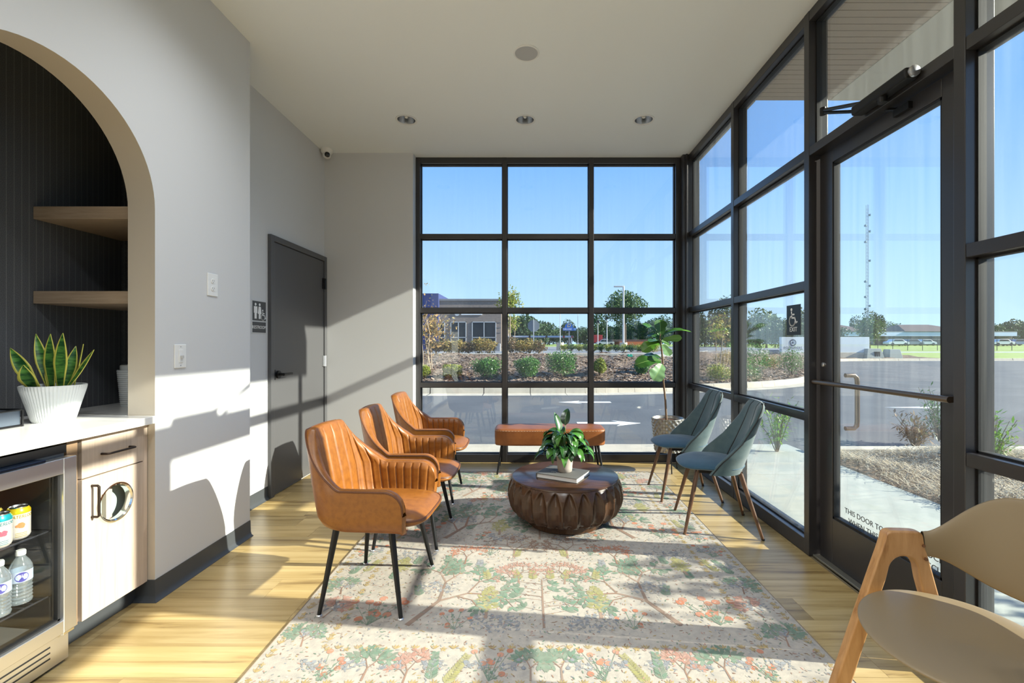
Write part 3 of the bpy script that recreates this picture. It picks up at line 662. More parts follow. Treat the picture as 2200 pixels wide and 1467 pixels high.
def blade(par, name, base, tip, wd, nrm, bend, mats, margin=.13, wpos=.45, cup=.18):
    base, tip = Vector(base), Vector(tip); ax = tip-base; L = ax.length; nrm = Vector(nrm); side = ax.cross(nrm).normalized(); nn = side.cross(ax).normalized()
    us = [-1, -1+2*margin, -.33, 0, .33, 1-2*margin, 1]; vs_, fs, ms = [], [], []; N = 14
    for j in range(N):
        v = j/(N-1); ww = wd/2*(min(1, (.45+.55*v/wpos)) if v < wpos else max(.0, 1-((v-wpos)/(1-wpos))**1.9)) ; ww = max(ww, .001)
        c = base+ax*v+nn*bend*4*v*(1-v)*L*.5
        for u in us: vs_.append(c+side*u*ww+nn*(u*u*cup*ww))
    k = len(us)
    for j in range(N-1):
        for i in range(k-1):
            fs.append((j*k+i, j*k+i+1, (j+1)*k+i+1, (j+1)*k+i)); ms.append(1 if i in (0, k-2) else 0)
    mb = MB(); mb.v = [tuple(p) for p in vs_]; mb.f = fs; mb.m = ms
    o = mb.build(name, mats, par, smooth=2); s = o.modifiers.new('thick', 'SOLIDIFY'); s.thickness = .0025; s.offset = 0; return o
for dx, dz, y0, wd, bx_, cup, nr, bd in ((-.172, .172, -.02, .056, -.060, .22, (.5, -1, .3), .10), (-.126, .238, .03, .046, -.040, .3, (.7, -1, .1), .06), (-.030, .237, .01, .054, -.014, .22, (.1, -1, .1), .03), (.068, .240, -.02, .060, .046, .15, (.1, -1, .05), .02), (.186, .164, .0, .050, .062, .28, (-.6, -1, .2), -.05),
                             (-.018, .098, -.085, .074, -.020, .3, (.1, -1, .35), .05), (.030, .18, .055, .045, .012, .25, (.9, -1, 0), .02), (-.085, .12, .055, .034, -.045, .25, (-.3, -1, 0), .04), (.060, .19, .06, .040, .05, .2, (-.8, -1, 0), -.03), (-.050, .10, .02, .034, -.035, .25, (.9, -.5, .1), .03)):
    blade(t, 'leaf', (bx_, y0*.7, .150), (dx, y0*1.3, .166+dz), wd, nr, bd, [snake_g, snake_y], cup=cup)
t = ribbed_pot('ribbed_canister', 'white ribbed canister half hidden behind the arch on the counter', (-2.305, 2.66, .922), .070, .086, .205, 18, potw, False); t['category'] = 'canister'
MB().lathe([(.072, .195), (.072, .232), (.066, .236), (.060, .22)], 36, cap=False).build('inner_cup', potw, t, smooth=True)
# ---------------------------------------------------------------- rug
RX0, RX1, RY0, RY1, RT = -1.10, 1.22, 1.66, 4.53, .008
rug_m = M('rug_weave', (.47, .425, .365), .95, spec=.1, noise=((30, 30, 30), (.36, .335, .30), .36, .7), bump=((260, 160, 160), .35, .0015))
rug = thing('area_rug', 'cream area rug woven with trees, flowers and leaves under the coffee table', 'rug', ((RX0+RX1)/2, (RY0+RY1)/2, 0)); RO = Vector(((RX0+RX1)/2, (RY0+RY1)/2, 0))
MB().box(RX0-RO.x, RX1-RO.x, RY0-RO.y, RY1-RO.y, .0004, RT).build('pile', rug_m, rug, bevel=.003)
m = MB(); hx, hy_ = (RX1-RX0)/2, (RY1-RY0)/2
m.tube([(-hx, -hy_, .005), (hx, -hy_, .005), (hx, hy_, .005), (-hx, hy_, .005)], .0046, 8, closed=True).build('bound_edge', M('rug_binding', (.24, .19, .14), .9), rug, smooth=True)
RV, RF, RC = [], [], []
GRN, OLV, ORG, BRN, BLU, GLD, PNK, WHT = (.10, .21, .145), (.30, .29, .09), (.52, .16, .075), (.25, .13, .085), (.22, .25, .29), (.40, .28, .09), (.45, .22, .17), (.52, .48, .42)
rr = random.Random(11)
def shade(c, k=.22): 
    q = 1+rr.uniform(-k, k); c = tuple(x*q for x in c); f = rr.uniform(.18, .45); return tuple(lerp(a, b, f)*.92 for a, b in zip(c, (.46, .415, .355)))
def rpoly(pts, c):
    z = RT+.0004+rr.random()*.0009; o = len(RV)
    for x, y in pts: RV.append((clamp(x, -hx+.008, hx-.008), clamp(y, -hy_+.008, hy_-.008), z))
    RF.append(list(range(o, o+len(pts)))); RC.append(c)
def rleaf(x, y, a, L, wd, c):
    ca, sa = math.cos(a), math.sin(a)
    rpoly([(x+ca*u*L-sa*v*wd, y+sa*u*L+ca*v*wd) for u, v in ((0, 0), (.3, .42), (.65, .42), (1, 0), (.65, -.42), (.3, -.42))], shade(c))
def rdot(x, y, r, c, n=7): rpoly([(x+r*math.cos(2*pi*i/n), y+r*math.sin(2*pi*i/n)) for i in range(n)], shade(c))
def rline(x0, y0, x1, y1, w0, w1, c):
    d = Vector((x1-x0, y1-y0)); L = d.length or 1; nn = Vector((-d.y, d.x))/L/2
    rpoly([(x0+nn.x*w0, y0+nn.y*w0), (x0-nn.x*w0, y0-nn.y*w0), (x1-nn.x*w1, y1-nn.y*w1), (x1+nn.x*w1, y1+nn.y*w1)], c)
def branchy(x, y, a, L, wd, c, depth, leaf=None, mir=1, spread=.55):
    x1, y1 = x+math.cos(a)*L, y+math.sin(a)*L; rline(x, y, x1, y1, wd, wd*.7, shade(c))
    if leaf and depth < 2:
        for k in range(leaf[2]):
            q = rr.random(); rleaf(lerp(x, x1, q), lerp(y, y1, q), a+rr.choice((-1, 1))*rr.uniform(.5, 1.2), leaf[1]*rr.uniform(.8, 1.2), leaf[1]*.5, leaf[0])
    if depth == 0:
        if leaf: rleaf(x1, y1, a, leaf[1], leaf[1]*.5, leaf[0])
        return
    for k in (-1, 1): branchy(x1, y1, a+k*spread*rr.uniform(.6, 1.2), L*rr.uniform(.6, .82), wd*.62, c, depth-1, leaf, mir, spread)
    if rr.random() < .5: branchy(lerp(x, x1, .6), lerp(y, y1, .6), a+rr.choice((-1, 1))*spread*1.4, L*.6, wd*.5, c, depth-1, leaf, mir, spread)
def mirror(fn):
    global RV, RF, RC
    n0, f0 = len(RV), len(RF); st = rr.getstate(); fn()
    nv, nf = len(RV), len(RF); RV += [(-x, y, z+.00013) for x, y, z in RV[n0:nv]]; RF += [[i+nv-n0 for i in f][::-1] for f in RF[f0:nf]]; RC += RC[f0:nf]
def U(x): return x-RO.x*0
def Yr(y): return y-RO.y
def gold_row(p, q, n, up):
    for i in range(n):
        t = (i+.5)/n; x, y = lerp(p[0], q[0], t), lerp(p[1], q[1], t)
        if i % 2:
            for a in (-.7, -.25, .25, .7): rleaf(x, y, up+a, .030, .008, GLD)
        else:
            for a in (-1.3, 0, 1.3, 2.6, -2.6): rleaf(x, y, up+a, .016, .010, GLD)
bi = .235
for k in (1, 2):
    i_ = .035 if k == 1 else bi
    gold_row((-hx+i_, -hy_+i_), (hx-i_, -hy_+i_), 56 if k == 1 else 46, pi/2); gold_row((-hx+i_, hy_-i_), (hx-i_, hy_-i_), 56 if k == 1 else 46, pi/2)
    gold_row((-hx+i_, -hy_+i_), (-hx+i_, hy_-i_), 66, pi/2); gold_row((hx-i_, -hy_+i_), (hx-i_, hy_-i_), 66, pi/2)
def flowers(x, y, s, c=ORG, n=7):
    for k in range(n):
        fx, fy = x+rr.uniform(-.5, .5)*s, y+rr.uniform(.1, 1)*s; rline(x, y, fx, fy, .003, .002, shade(GRN)); rdot(fx, fy, s*.085, c, 8); rdot(fx, fy, s*.03, PNK, 5)
        for q in range(3): rleaf(lerp(x, fx, rr.uniform(.2, .9)), lerp(y, fy, rr.uniform(.2, .9)), rr.random()*6.3, s*.10, s*.05, GRN)
def leafytree(x, y, h, c, lean=0., leafc=None, spread=.55, d=4, lf=.036):
    branchy(x, y, pi/2+lean, h*.36, h*.045, c, d, (leafc, lf, 4) if leafc else None, 1, spread)
def roundtree(x, y, h):
    rline(x, y, x, y+h*.35, .018, .012, shade(BRN))
    for k in range(120):
        t = rr.random(); yy = y+h*(.28+.72*t); wv = h*.36*math.sin(pi*min(1, .18+.82*(1-t)))**.8*(1.1-t); rleaf(x+rr.uniform(-1, 1)*wv, yy, rr.random()*6.3, .03, .016, OLV)
def sprig(x, y, s, c, n=14):
    a = pi/2+rr.uniform(-.5, .5)
    for k in range(n):
        t = k/n*s; xx, yy = x+math.cos(a)*t, y+math.sin(a)*t
        for q in (-1, 1): rleaf(xx, yy, a+q*.8, .030*(1-.5*k/n)+.008, .012, c)
    rline(x, y, x+math.cos(a)*s, y+math.sin(a)*s, .004, .002, shade(c))
def daisies(x, y, s, n=26):
    for k in range(n):
        rdot(x+rr.uniform(-1, 1)*s, y+rr.uniform(-.5, .5)*s, .010, BLU if rr.random() < .6 else WHT, 6)
        for q in range(4): rleaf(x+rr.uniform(-1, 1)*s, y+rr.uniform(-.5, .5)*s, rr.random()*6.3, .020, .008, BLU)
def band(y0):        # border band of small trees and flowers
    def f():
        for j, x in enumerate(np.linspace(.06, hx-.30, 6)):
            k = j % 4
            if k == 0: leafytree(x, y0+.01, .19, BRN, 0, GRN, .6, 3, .035)
            elif k == 1: flowers(x, y0+.01, .17); 
            elif k == 2: sprig(x, y0, .17, OLV); sprig(x+.06, y0+.02, .15, GRN)
            else: leafytree(x, y0, .18, BRN, 0, PNK, .5, 3, .026)
            daisies(x+.07, y0+.10, .05, 8)
    mirror(f)
band(-hy_+.045); band(hy_-.225)
def side():
    y = -hy_+.25
    while y < hy_-.3:
        k = rr.randrange(4); x = -hx+.135
        if k == 0: leafytree(x, y, .17, BRN, rr.uniform(-.5, .5), PNK, .5, 3, .026)
        elif k == 1: flowers(x, y, .16)
        elif k == 2: sprig(x-.03, y, .17, GRN); sprig(x+.04, y+.03, .14, OLV)
        else: leafytree(x, y, .17, BRN, .3, GRN, .6, 3, .03)
        daisies(x, y+.09, .06, 10); y += .2
mirror(side)
def field():
    for y0 in (-1.02, -.10, .72):
        leafytree(-.62, y0-.02, .62, BRN, -.5, GRN, .62, 4, .044)
        roundtree(-.27, y0+.03, .26); roundtree(-.80, y0+.42, .2)
        flowers(-.80, y0-.02, .25, ORG, 12); flowers(-.40, y0-.05, .16, ORG, 6)
        leafytree(-.12, y0+.33, .24, BRN, .1, PNK, .7, 4, .016); leafytree(-.44, y0+.55, .24, BRN, 0, ORG, .7, 4, .014); leafytree(-.16, y0+.62, .3, BRN, 0, BRN, .7, 4, .018)
        daisies(-.22, y0+.0, .12, 30); daisies(-.55, y0+.3, .10, 24); daisies(-.75, y0+.65, .12, 24); flowers(-.30, y0+.66, .13, ORG, 6)
        for k in range(9): sprig(rr.uniform(-.85, -.02), y0+rr.uniform(0, .85), .10, rr.choice((GRN, BLU, OLV, GRN)), 8)
mirror(field)
for y0 in (-1.02, -.10, .72): 
    rline(0, y0-.04, 0, y0+.38, .012, .006, shade(BRN))
    for k in range(12):
        yy = y0+.06+k*.03; s_ = rr.choice((-1, 1)); a = pi/2-s_*rr.uniform(.5, 1.3); x1, y1 = s_*rr.uniform(.04, .17), yy+.03; rline(0, yy, x1, y1, .004, .002, shade(BRN))
        for q in range(5): rleaf(x1, y1, a+(q-2)*.55, .05, .02, GRN)
for k in range(9000): rleaf(rr.uniform(-hx, hx), rr.uniform(-hy_, hy_), rr.random()*6.3, rr.uniform(.008, .022), .0055, rr.choice((BLU, BLU, BRN, BRN, GRN, WHT, GLD, PNK)))
me = bpy.data.meshes.new('woven_motif'); me.from_pydata(RV, [], RF); me.materials.append(attr_mat('rug_motif', .95))
ca = me.color_attributes.new('Col', 'FLOAT_COLOR', 'CORNER'); cols = np.ones((len(me.loops), 4), np.float32); i = 0
for f, c in zip(RF, RC): cols[i:i+len(f), :3] = c; i += len(f)
ca.data.foreach_set('color', cols.ravel()); link('woven_motif', me, rug, kind='stuff')

# ---------------------------------------------------------------- tan armchairs (local x = forward)
def uplan(s, hw, xb, xf, r):
    f = [.30, .13, .14, .13, .30]; s = clamp(s)
    if s < .30: return (lerp(xf, xb+r, s/.30), -hw, 0, -1)
    if s < .43: a = (s-.30)/.13*pi/2; return (xb+r-r*math.sin(a), -hw+r-r*math.cos(a), -math.sin(a), -math.cos(a))
    if s < .57: return (xb, lerp(-hw+r, hw-r, (s-.43)/.14), -1, 0)
    if s < .70: a = (s-.57)/.13*pi/2; return (xb+r-r*math.cos(a), hw-r+r*math.sin(a), -math.cos(a), math.sin(a))
    return (lerp(xb+r, xf, (s-.70)/.30), hw, 0, 1)
def rim_z(s):
    d = min(s, 1-s); z = .600+.252*sstep(.265, .425, d)-.012*math.sin(clamp((d-.05)/.2)*pi)*0
    if d < .085: z -= .105*(1-math.sqrt(max(0, 1-((.085-d)/.085)**2)))
    if .43 <= s <= .57: z += .006*math.cos((s-.5)/.07*pi/2)
    return z
def shell_pt(s, z, inset):
    hw = interp(z, [(.38, .262), (.45, .288), (.60, .297), (.86, .218)]); xb = interp(z, [(.38, -.215), (.45, -.245), (.60, -.268), (.86, -.325)]); rc = interp(z, [(.60, .15), (.86, .085)]); xf = interp(z, [(.38, .205), (.60, .225), (.86, .2)])
    x, y, nx, ny = uplan(s, hw, xb, xf, rc); return Vector((x-nx*inset, y-ny*inset, z))
TH = .052
def armchair(loc, rz, label):
    t = thing('armchair', label, 'chair', loc, rz, 'tan leather armchairs along the left side')
    m = MB(); NS = 120
    def outer(u, v):
        z0 = .385; zt = rim_z(u)-.010; z = lerp(z0, zt, v); p = shell_pt(u, z, .0)
        if v < .12: k = (1-v/.12)**2; q = shell_pt(u, z, .035); p = p.lerp(q, k)
        return p
    def inner(u, v):
        zt = rim_z(u)-.010; z = lerp(.40, zt, v); g = (u*24) % 1; bul = .011*(1-abs(2*g-1)**7)*sstep(0, .06, min(u, 1-u))*sstep(1.0, .93, v)
        return shell_pt(u, z, TH+bul-.004)
    def rim(u, v):
        zt = rim_z(u)-.010; a = v*pi; return shell_pt(u, zt, TH/2-TH/2*math.cos(a)+(-.004+0)*v)+Vector((0, 0, .012*math.sin(a)))
    m.grid(outer, NS, 12).grid(inner, 397, 12).grid(rim, NS, 7)
    for e_ in (0., 1.):       # front ends of the arms
        m.grid(lambda u, v: lerp(1, 0, u)*outer(e_, v)+u*inner(e_, v)+Vector((.010*math.sin(pi*u), 0, 0)), 6, 12)
    m.grid(lambda u, v: outer(u, 0).lerp(Vector((-.01, 0, .375)), v), NS, 4)
    shl = m.build('shell', leather, t, smooth=2)
    MB().tube([rim(i/150, .12)+Vector((0, 0, .002)) for i in range(151)], .0042, 6).build('piping', leather_dk, shl, smooth=True)
    m = MB()
    def pad(u, v, zlo=.392, zhi=.462):
        a = u*2*pi; e = 4.5; c, s_ = math.cos(a), math.sin(a); q = (abs(c)**e+abs(s_)**e)**(-1/e); k = sstep(0, 1, 1) 
        ph = v*pi; rr_ = math.sin(ph)**.15 if 0 < v < 1 else 0
        x = .025+.262*c*q*rr_; y = .232*s_*q*rr_; z = lerp(zhi, zlo, v)+.016*math.cos(min(1, math.hypot(x-.02, y)/.27)*pi/2)*(1-v)
        z += -.010*sstep(.20, .29, x)*(1-v)
        return Vector((x, y, z))
    cus = m.grid(pad, 64, 18, cu=True).build('seat_cushion', leather, t, smooth=2)
    MB().tube([pad(i/80, .36) for i in range(80)], .0052, 6, closed=True).build('seam', leather_dk, cus, smooth=True)
    for sx in (-1, 1):
        for sy in (-1, 1):
            a, b_ = Vector((sx*.135-.01, sy*.185, .385)), Vector((sx*.195, sy*.252, .008))
            o = MB().tube([a, b_], [.0165, .0095], 14).build('leg', black, t, smooth=True)
            MB().lathe([(.013, 0), (.013, .005), (.009, .009)], 14, (b_.x, b_.y, .0)).build('glide', steel, o, smooth=True)
    return t
ac = armchair((-.775, 2.362, RT), math.radians(-4), 'tan leather armchair with channelled back, nearest of the three along the left side')
a2 = dup(ac, 'tan leather armchair with a dark shadow stripe down its back, middle of the three', (-.772, 3.045, RT), math.radians(0))
a3 = dup(ac, 'tan leather armchair farthest from the camera, next to the window wall', (-.815, 3.85, RT), math.radians(1))

# ---------------------------------------------------------------- blue velvet side chairs (local x = forward)
def side_chair(loc, rz, label):
    t = thing('side_chair', label, 'chair', loc, rz, 'blue velvet side chairs by the glass wall')
    m = MB()
    def pad(u, v):
        a = u*2*pi; c, s_ = math.cos(a), math.sin(a); e = 2.7; q = (abs(c)**e+abs(s_)**e)**(-1/e); rr_ = math.sin(v*pi)**.42 if 0 < v < 1 else 0
        x = .03+(.232 if c > 0 else .21)*c*q*rr_; y = .232*s_*q*rr_*(1-.10*sstep(-.05, -.2, x)); z = lerp(.482, .412, v)+.012*(1-(rr_)**2)*(1-v)*0
        return Vector((x, y, z-.012*sstep(.10, .26, x)))
    m.grid(pad, 56, 18, cu=True).build('seat', velvet_s, t, smooth=2)
    def edge(tv):          # half width, spine x, wing reach forward
        return (interp(tv, [(0, .222), (.25, .232), (.45, .212), (.75, .172), (1, .148)]), interp(tv, [(0, -.135), (.3, -.185), (1, -.285)]), interp(tv, [(0, .215), (.18, .185), (.45, .095), (.75, .04), (1, .018)]))
    def face(u, v, off):
        s_ = 2*u-1; hw, xs, wr = edge(v); z = lerp(.405, .868, v)
        if v > .9: hw *= math.sqrt(max(.0, 1-((v-.9)/.1)**2*.2))
        y = hw*math.sin(s_*pi/2*(.55+.45*(1-v)))/math.sin(pi/2*(.55+.45*(1-v))); x = xs+wr*abs(s_)**2.2
        nx, ny = 1.0, -1.3*s_*(1-.55*v); L_ = math.hypot(nx, ny); nx /= L_; ny /= L_
        k = off*(1-.55*abs(s_)**6)*(1-.5*max(0, (v-.93)/.07)**2)
        groove = .006*math.exp(-((abs(s_)-.42)/.03)**2) if off > 0 else 0
        return Vector((x+nx*(k-groove), y+ny*(k-groove), z))
    f0 = lambda u, v: face(u, v, .026); f1 = lambda u, v: face(u, v, -.026)
    m = MB().grid(f0, 90, 26).grid(f1, 60, 26)
    for e_ in (0., 1.): m.grid(lambda u, v: f0(e_, v).lerp(f1(e_, v), u)+Vector((.006*math.sin(pi*u), (.006 if e_ else -.006)*math.sin(pi*u), 0)), 6, 26)
    m.grid(lambda u, v: f0(u, 1).lerp(f1(u, 1), v)+Vector((0, 0, .013*math.sin(pi*v))), 60, 7); m.grid(lambda u, v: f0(u, 0).lerp(f1(u, 0), v), 60, 3)
    bk = m.build('backrest', velvet, t, smooth=2)
    for s_ in (-.42, .42): MB().tube([face((s_+1)/2, i/24, .026)+Vector((.002, 0, 0)) for i in range(2, 25)], .0042, 6).build('piping', pip_m, bk, smooth=True)
    MB().tube([face(0, i/20, -.022) for i in range(21)]+[face(i/20, 1, -.022)+Vector((0, 0, .004)) for i in range(1, 20)]+[face(1, 1-i/20, -.022) for i in range(21)], .0045, 6).build('edge_piping', pip_m, bk, smooth=True)
    MB().box(-.14, .16, -.15, .15, .398, .418).build('under_frame', black, t)
    for sx, sy in ((1, 1), (1, -1), (-1, 1), (-1, -1)):
        a, b_ = Vector((sx*.135+.01, sy*.135, .415)), Vector((sx*.245, sy*.220, .0))
        o = MB().tube([a, b_], [.0165, .0095], 14).build('leg', walnut_t, t, smooth=True)
        MB().lathe([(.011, 0), (.011, .006)], 12, (b_.x, b_.y, 0)).build('glide', black, o, smooth=True)
    return t
s1 = side_chair((1.305, 3.215, .004), pi-math.radians(9.5), 'blue grey velvet side chair in front, nearer of the two by the glass wall')
s2 = dup(s1, 'blue grey velvet side chair behind, next to the potted fig tree', (1.30, 3.875, .004), pi-math.radians(1))

# ---------------------------------------------------------------- coffee table
TC = Vector((.248, 3.28, RT))
t = thing('coffee_table', 'round dark wood drum coffee table with scalloped sides on the rug', 'table', TC)
prof = [(.300, .062), (.345, .070), (.378, .095), (.400, .135), (.412, .18), (.412, .225), (.404, .265), (.390, .298), (.376, .318)]
def tb(u, v):
    z = lerp(.066, .318, v); r = interp(z, [(b_, a) for a, b_ in prof]); g = (u*26) % 1*2-1
    wtop = clamp((.955-v)/.34)**.5 if v > .615 else 1.0; wbot = clamp((v-.0)/.10)**.5 if v < .1 else 1.0
    wv = .93*min(wtop, wbot); d = .030*(1-(g/wv)**2)**.75 if wv > .02 and abs(g) < wv else 0
    r -= d; a = u*2*pi; return (r*math.cos(a), r*math.sin(a), z)
m = MB().grid(tb, 26*20, 44, cu=True); m.lathe([(.001, .066), (.300, .066)], 52, cap=False)
m.build('scalloped_drum', table_m, t, smooth=2)
MB().lathe([(.30, .314), (.377, .316), (.380, .320), (.379, .326), (.374, .330), (.01, .330)], 80).build('top', tabletop_m, t, smooth=True)
MB().lathe([(.262, 0), (.272, .010), (.275, .045), (.290, .068)], 64).build('plinth', table_m, t, smooth=True)
# book and potted peace lily
BK = Vector((.232, 3.235, RT+.3305)); ba = math.radians(-28)
t = thing('coffee_table_book', 'large grey hardcover book under the potted plant on the coffee table', 'book', BK, ba)
cvm = M('grey_linen_cover', (.12, .118, .112), .7)
MB().box(-.155, .155, -.120, .120, 0, .003).box(-.155, .155, -.120, .120, .029, .032).box(-.158, -.152, -.120, .120, 0, .032).build('cover', cvm, t, bevel=.001)
MB().box(-.150, .150, -.115, .115, .003, .029).build('pages', M('paper', (.78, .76, .72), .8), t)
m = MB(); text(m, 'home', .03, (-.06, -.06, .0322), (1, 0, 0), (0, 1, 0), m=0)
m = MB().tube([(-.075, -.045, .0322), (-.065, -.030, .0322), (-.055, -.048, .0322), (-.045, -.032, .0322), (-.030, -.046, .0322), (-.010, -.038, .0322)], .0012, 5)
m.build('cover_script', white_v, t)
PT = BK+Vector((.012, .01, .0325))
t = thing('peace_lily', 'leafy green peace lily in a small beige pot on the grey book', 'plant', PT)
MB().lathe([(.047, 0), (.050, .003), (.0535, .03), (.0525, .034), (.056, .06), (.055, .064), (.059, .09), (.0605, .112), (.063, .115), (.063, .125), (.058, .127), (.056, .10)], 40).build('pot', M('beige_ceramic', (.42, .37, .33), .6), t, smooth=True)
MB().lathe([(.001, .112), (.056, .110)], 24, cap=False).build('soil', soil, t)
lily = [M('lily_leaf', (.022, .085, .016), .26, spec=.6), M('lily_leaf_bright', (.06, .19, .028), .28, spec=.6), M('lily_leaf_dark', (.010, .040, .012), .25, spec=.6)]
vein = M('pale_vein', (.09, .19, .06), .4)
def arch_leaf(par, name, root, az, reach, rise, L, wd, mats, fold=.28, droop=1.0, roll=0., ang0=.75):
    """a stalk that rises from root, then a pointed blade arching outwards"""
    d = Vector((math.cos(az), math.sin(az), 0)); root = Vector(root); s0 = root+d*reach+Vector((0, 0, rise))
    pts = [root.lerp(s0, i/5)+Vector((0, 0, .25*rise*math.sin(pi*i/5)))*.4 for i in range(6)]
    sideax = Vector((-d.y, d.x, 0)); vs_, fs = [], []; N = 11; us = (-1, -.55, -.06, .06, .55, 1)
    p = s0.copy(); ang = ang0
    for j in range(N):
        v = j/(N-1); ww = wd/2*math.sin(pi*clamp(v**.72))**.85 if 0 < v < 1 else .0008
        tn = d*math.cos(ang)+Vector((0, 0, math.sin(ang))); nn = Vector((0, 0, math.cos(ang)))-d*math.sin(ang)
        sd = sideax*math.cos(roll)+nn*math.sin(roll); n2 = nn*math.cos(roll)-sideax*math.sin(roll)
        wav = .06*math.sin(v*9+az*5)*ww
        for u in us: vs_.append(p+sd*u*ww+n2*(abs(u)*fold*ww+wav*u))
        p = p+tn*L/(N-1); ang -= droop*2.1/(N-1)
    k = len(us); ms = []
    for j in range(N-1):
        for i in range(k-1): fs.append((j*k+i, j*k+i+1, (j+1)*k+i+1, (j+1)*k+i)); ms.append(1 if i == 2 else 0)
    mb = MB(); mb.v = [tuple(q) for q in vs_]; mb.f = fs; mb.m = ms; mb.tube(pts, [.0028]*6, 5, m=1)
    o = mb.build(name, mats, par, smooth=2); return o
rl = random.Random(5)
for k in range(66):
    tier = k/66; az = k*2.399+rl.uniform(-.3, .3)
    reach = lerp(.075, .010, tier)*rl.uniform(.6, 1.3); rise = lerp(.0, .165, tier)*rl.uniform(.8, 1.2)
    arch_leaf(t, 'leaf', (.02*math.cos(az), .02*math.sin(az), .11), az, reach, rise, rl.uniform(.115, .165), rl.uniform(.050, .072), [rl.choice(lily[:2] if rl.random() < .55 else lily[1:]), vein], .25, rl.uniform(.95, 1.4), rl.uniform(-.45, .45))
arch_leaf(t, 'leaf', (-.01, 0, .11), math.radians(128), .045, .165, .145, .080, [lily[0], vein], .3, .12, .1, 1.30)
arch_leaf(t, 'leaf', (0, 0, .11), math.radians(70), .012, .215, .14, .074, [lily[2], vein], .3, .55, -.1, 1.5)

# ---------------------------------------------------------------- bench
t = thing('bench', 'tan leather bench with stitched edge on black legs, in front of the window', 'bench', (.19, 4.585, .0))
def bn(u, v):
    a = u*2*pi; c, s_ = math.cos(a), math.sin(a); e = 7; q = (abs(c)**e+abs(s_)**e)**(-1/e); ph = v
    k = [(0, .0), (.08, .80), (.15, .94), (.22, .985), (.3, 1), (.7, 1), (.9, .985), (.97, .95), (1, 0)]; rr_ = interp(v, k)
    zz = interp(v, [(0, .452), (.08, .450), (.15, .444), (.22, .435), (.3, .425), (.7, .36), (.9, .30), (.97, .285), (1, .283)])
    bx2 = 1-(1-rr_)*.35; hx_, hy2 = .545, .185
    return Vector((c*q*(hx_ if rr_ == 0 else hx_-(1-rr_)*.19)*(0 if rr_ == 0 else 1), s_*q*(hy2-(1-rr_)*.19)*(0 if rr_ == 0 else 1), zz))
bse = MB().grid(bn, 96, 40, cu=True).build('seat', M('bench_leather', (.29, .095, .022), .42, noise=((8, 8, 8), (.20, .06, .013), .4, .7), bump=(200, .1, .0008)), t, smooth=2)
mm_ = MB()
for i in range(150):
    p, q = bn(i/150, .245), bn((i+.55)/150, .245); off = Vector((p.x, p.y, 0)).normalized()*.0015; mm_.tube([p+off, q+off], .0016, 5)
o = mm_.build('stitching', M('cream_thread', (.62, .46, .30), .7), bse); o['kind'] = 'stuff'
for sx in (-1, 1):
    for sy in (-1, 1): MB().tube([(sx*.47, sy*.12, .285), (sx*.515, sy*.165, RT if sy < 0 and False else .0085)], [.0145, .0085], 12).build('leg', black, t, smooth=True)

# ---------------------------------------------------------------- fiddle leaf fig
FY = 4.60; FP = Vector((1.385, FY, 0))
t = thing('fiddle_leaf_fig', 'tall fiddle leaf fig in a hammered metal planter in the corner', 'plant', FP)
def ham(u, v):
    a = u*2*pi; r = lerp(.128, .158, v); z = lerp(.20, .53, v); j = int(round(v*44)); k = math.cos(a*18+(pi if (j//4) % 2 else 0))*math.sin((v*11 % 1)*pi)
    r += .0065*k; return (r*math.cos(a), r*math.sin(a), z)
m = MB().grid(ham, 144, 45, cu=True).lathe([(.158, .53), (.156, .534), (.150, .53), (.146, .49)], 60, cap=False).lathe([(.001, .20), (.128, .20)], 60, cap=False)
m.build('planter', M('hammered_metal', (.36, .34, .31), .34, .85), t, smooth=2)
MB().lathe([(.001, .505), (.150, .50)], 40, cap=False).build('soil', M('bark_mulch', (.11, .05, .025), .95, bump=(60, 1, .02)), t)
for k in range(3): a = k*2*pi/3-pi/2; MB().tube([(.11*math.cos(a), .11*math.sin(a), .205), (.135*math.cos(a), .135*math.sin(a), .001)], .006, 8).build('leg', black, t, smooth=True)
L4 = lambda cx, cy, y=FY: atY(1250+cx/4.4, 560+cy/4.4, y)-FP
tk = [L4(800, 1480), L4(790, 1320), L4(772, 1150), L4(765, 950), L4(752, 820), L4(738, 730), L4(745, 690)]; tk[0].z = .50
MB().tube(tk, [.011, .010, .009, .0085, .008, .006, .004], 10).build('trunk', M('fig_bark', (.20, .13, .08), .85), t, smooth=True)
fig = M('fig_leaf', (.035, .115, .018), .32, spec=.5); figb = M('fig_leaf_bright', (.10, .26, .03), .35, spec=.5); figp = M('fig_leaf_pale', (.16, .30, .13), .4, spec=.5)
fv = M('fig_vein', (.22, .36, .10), .45)
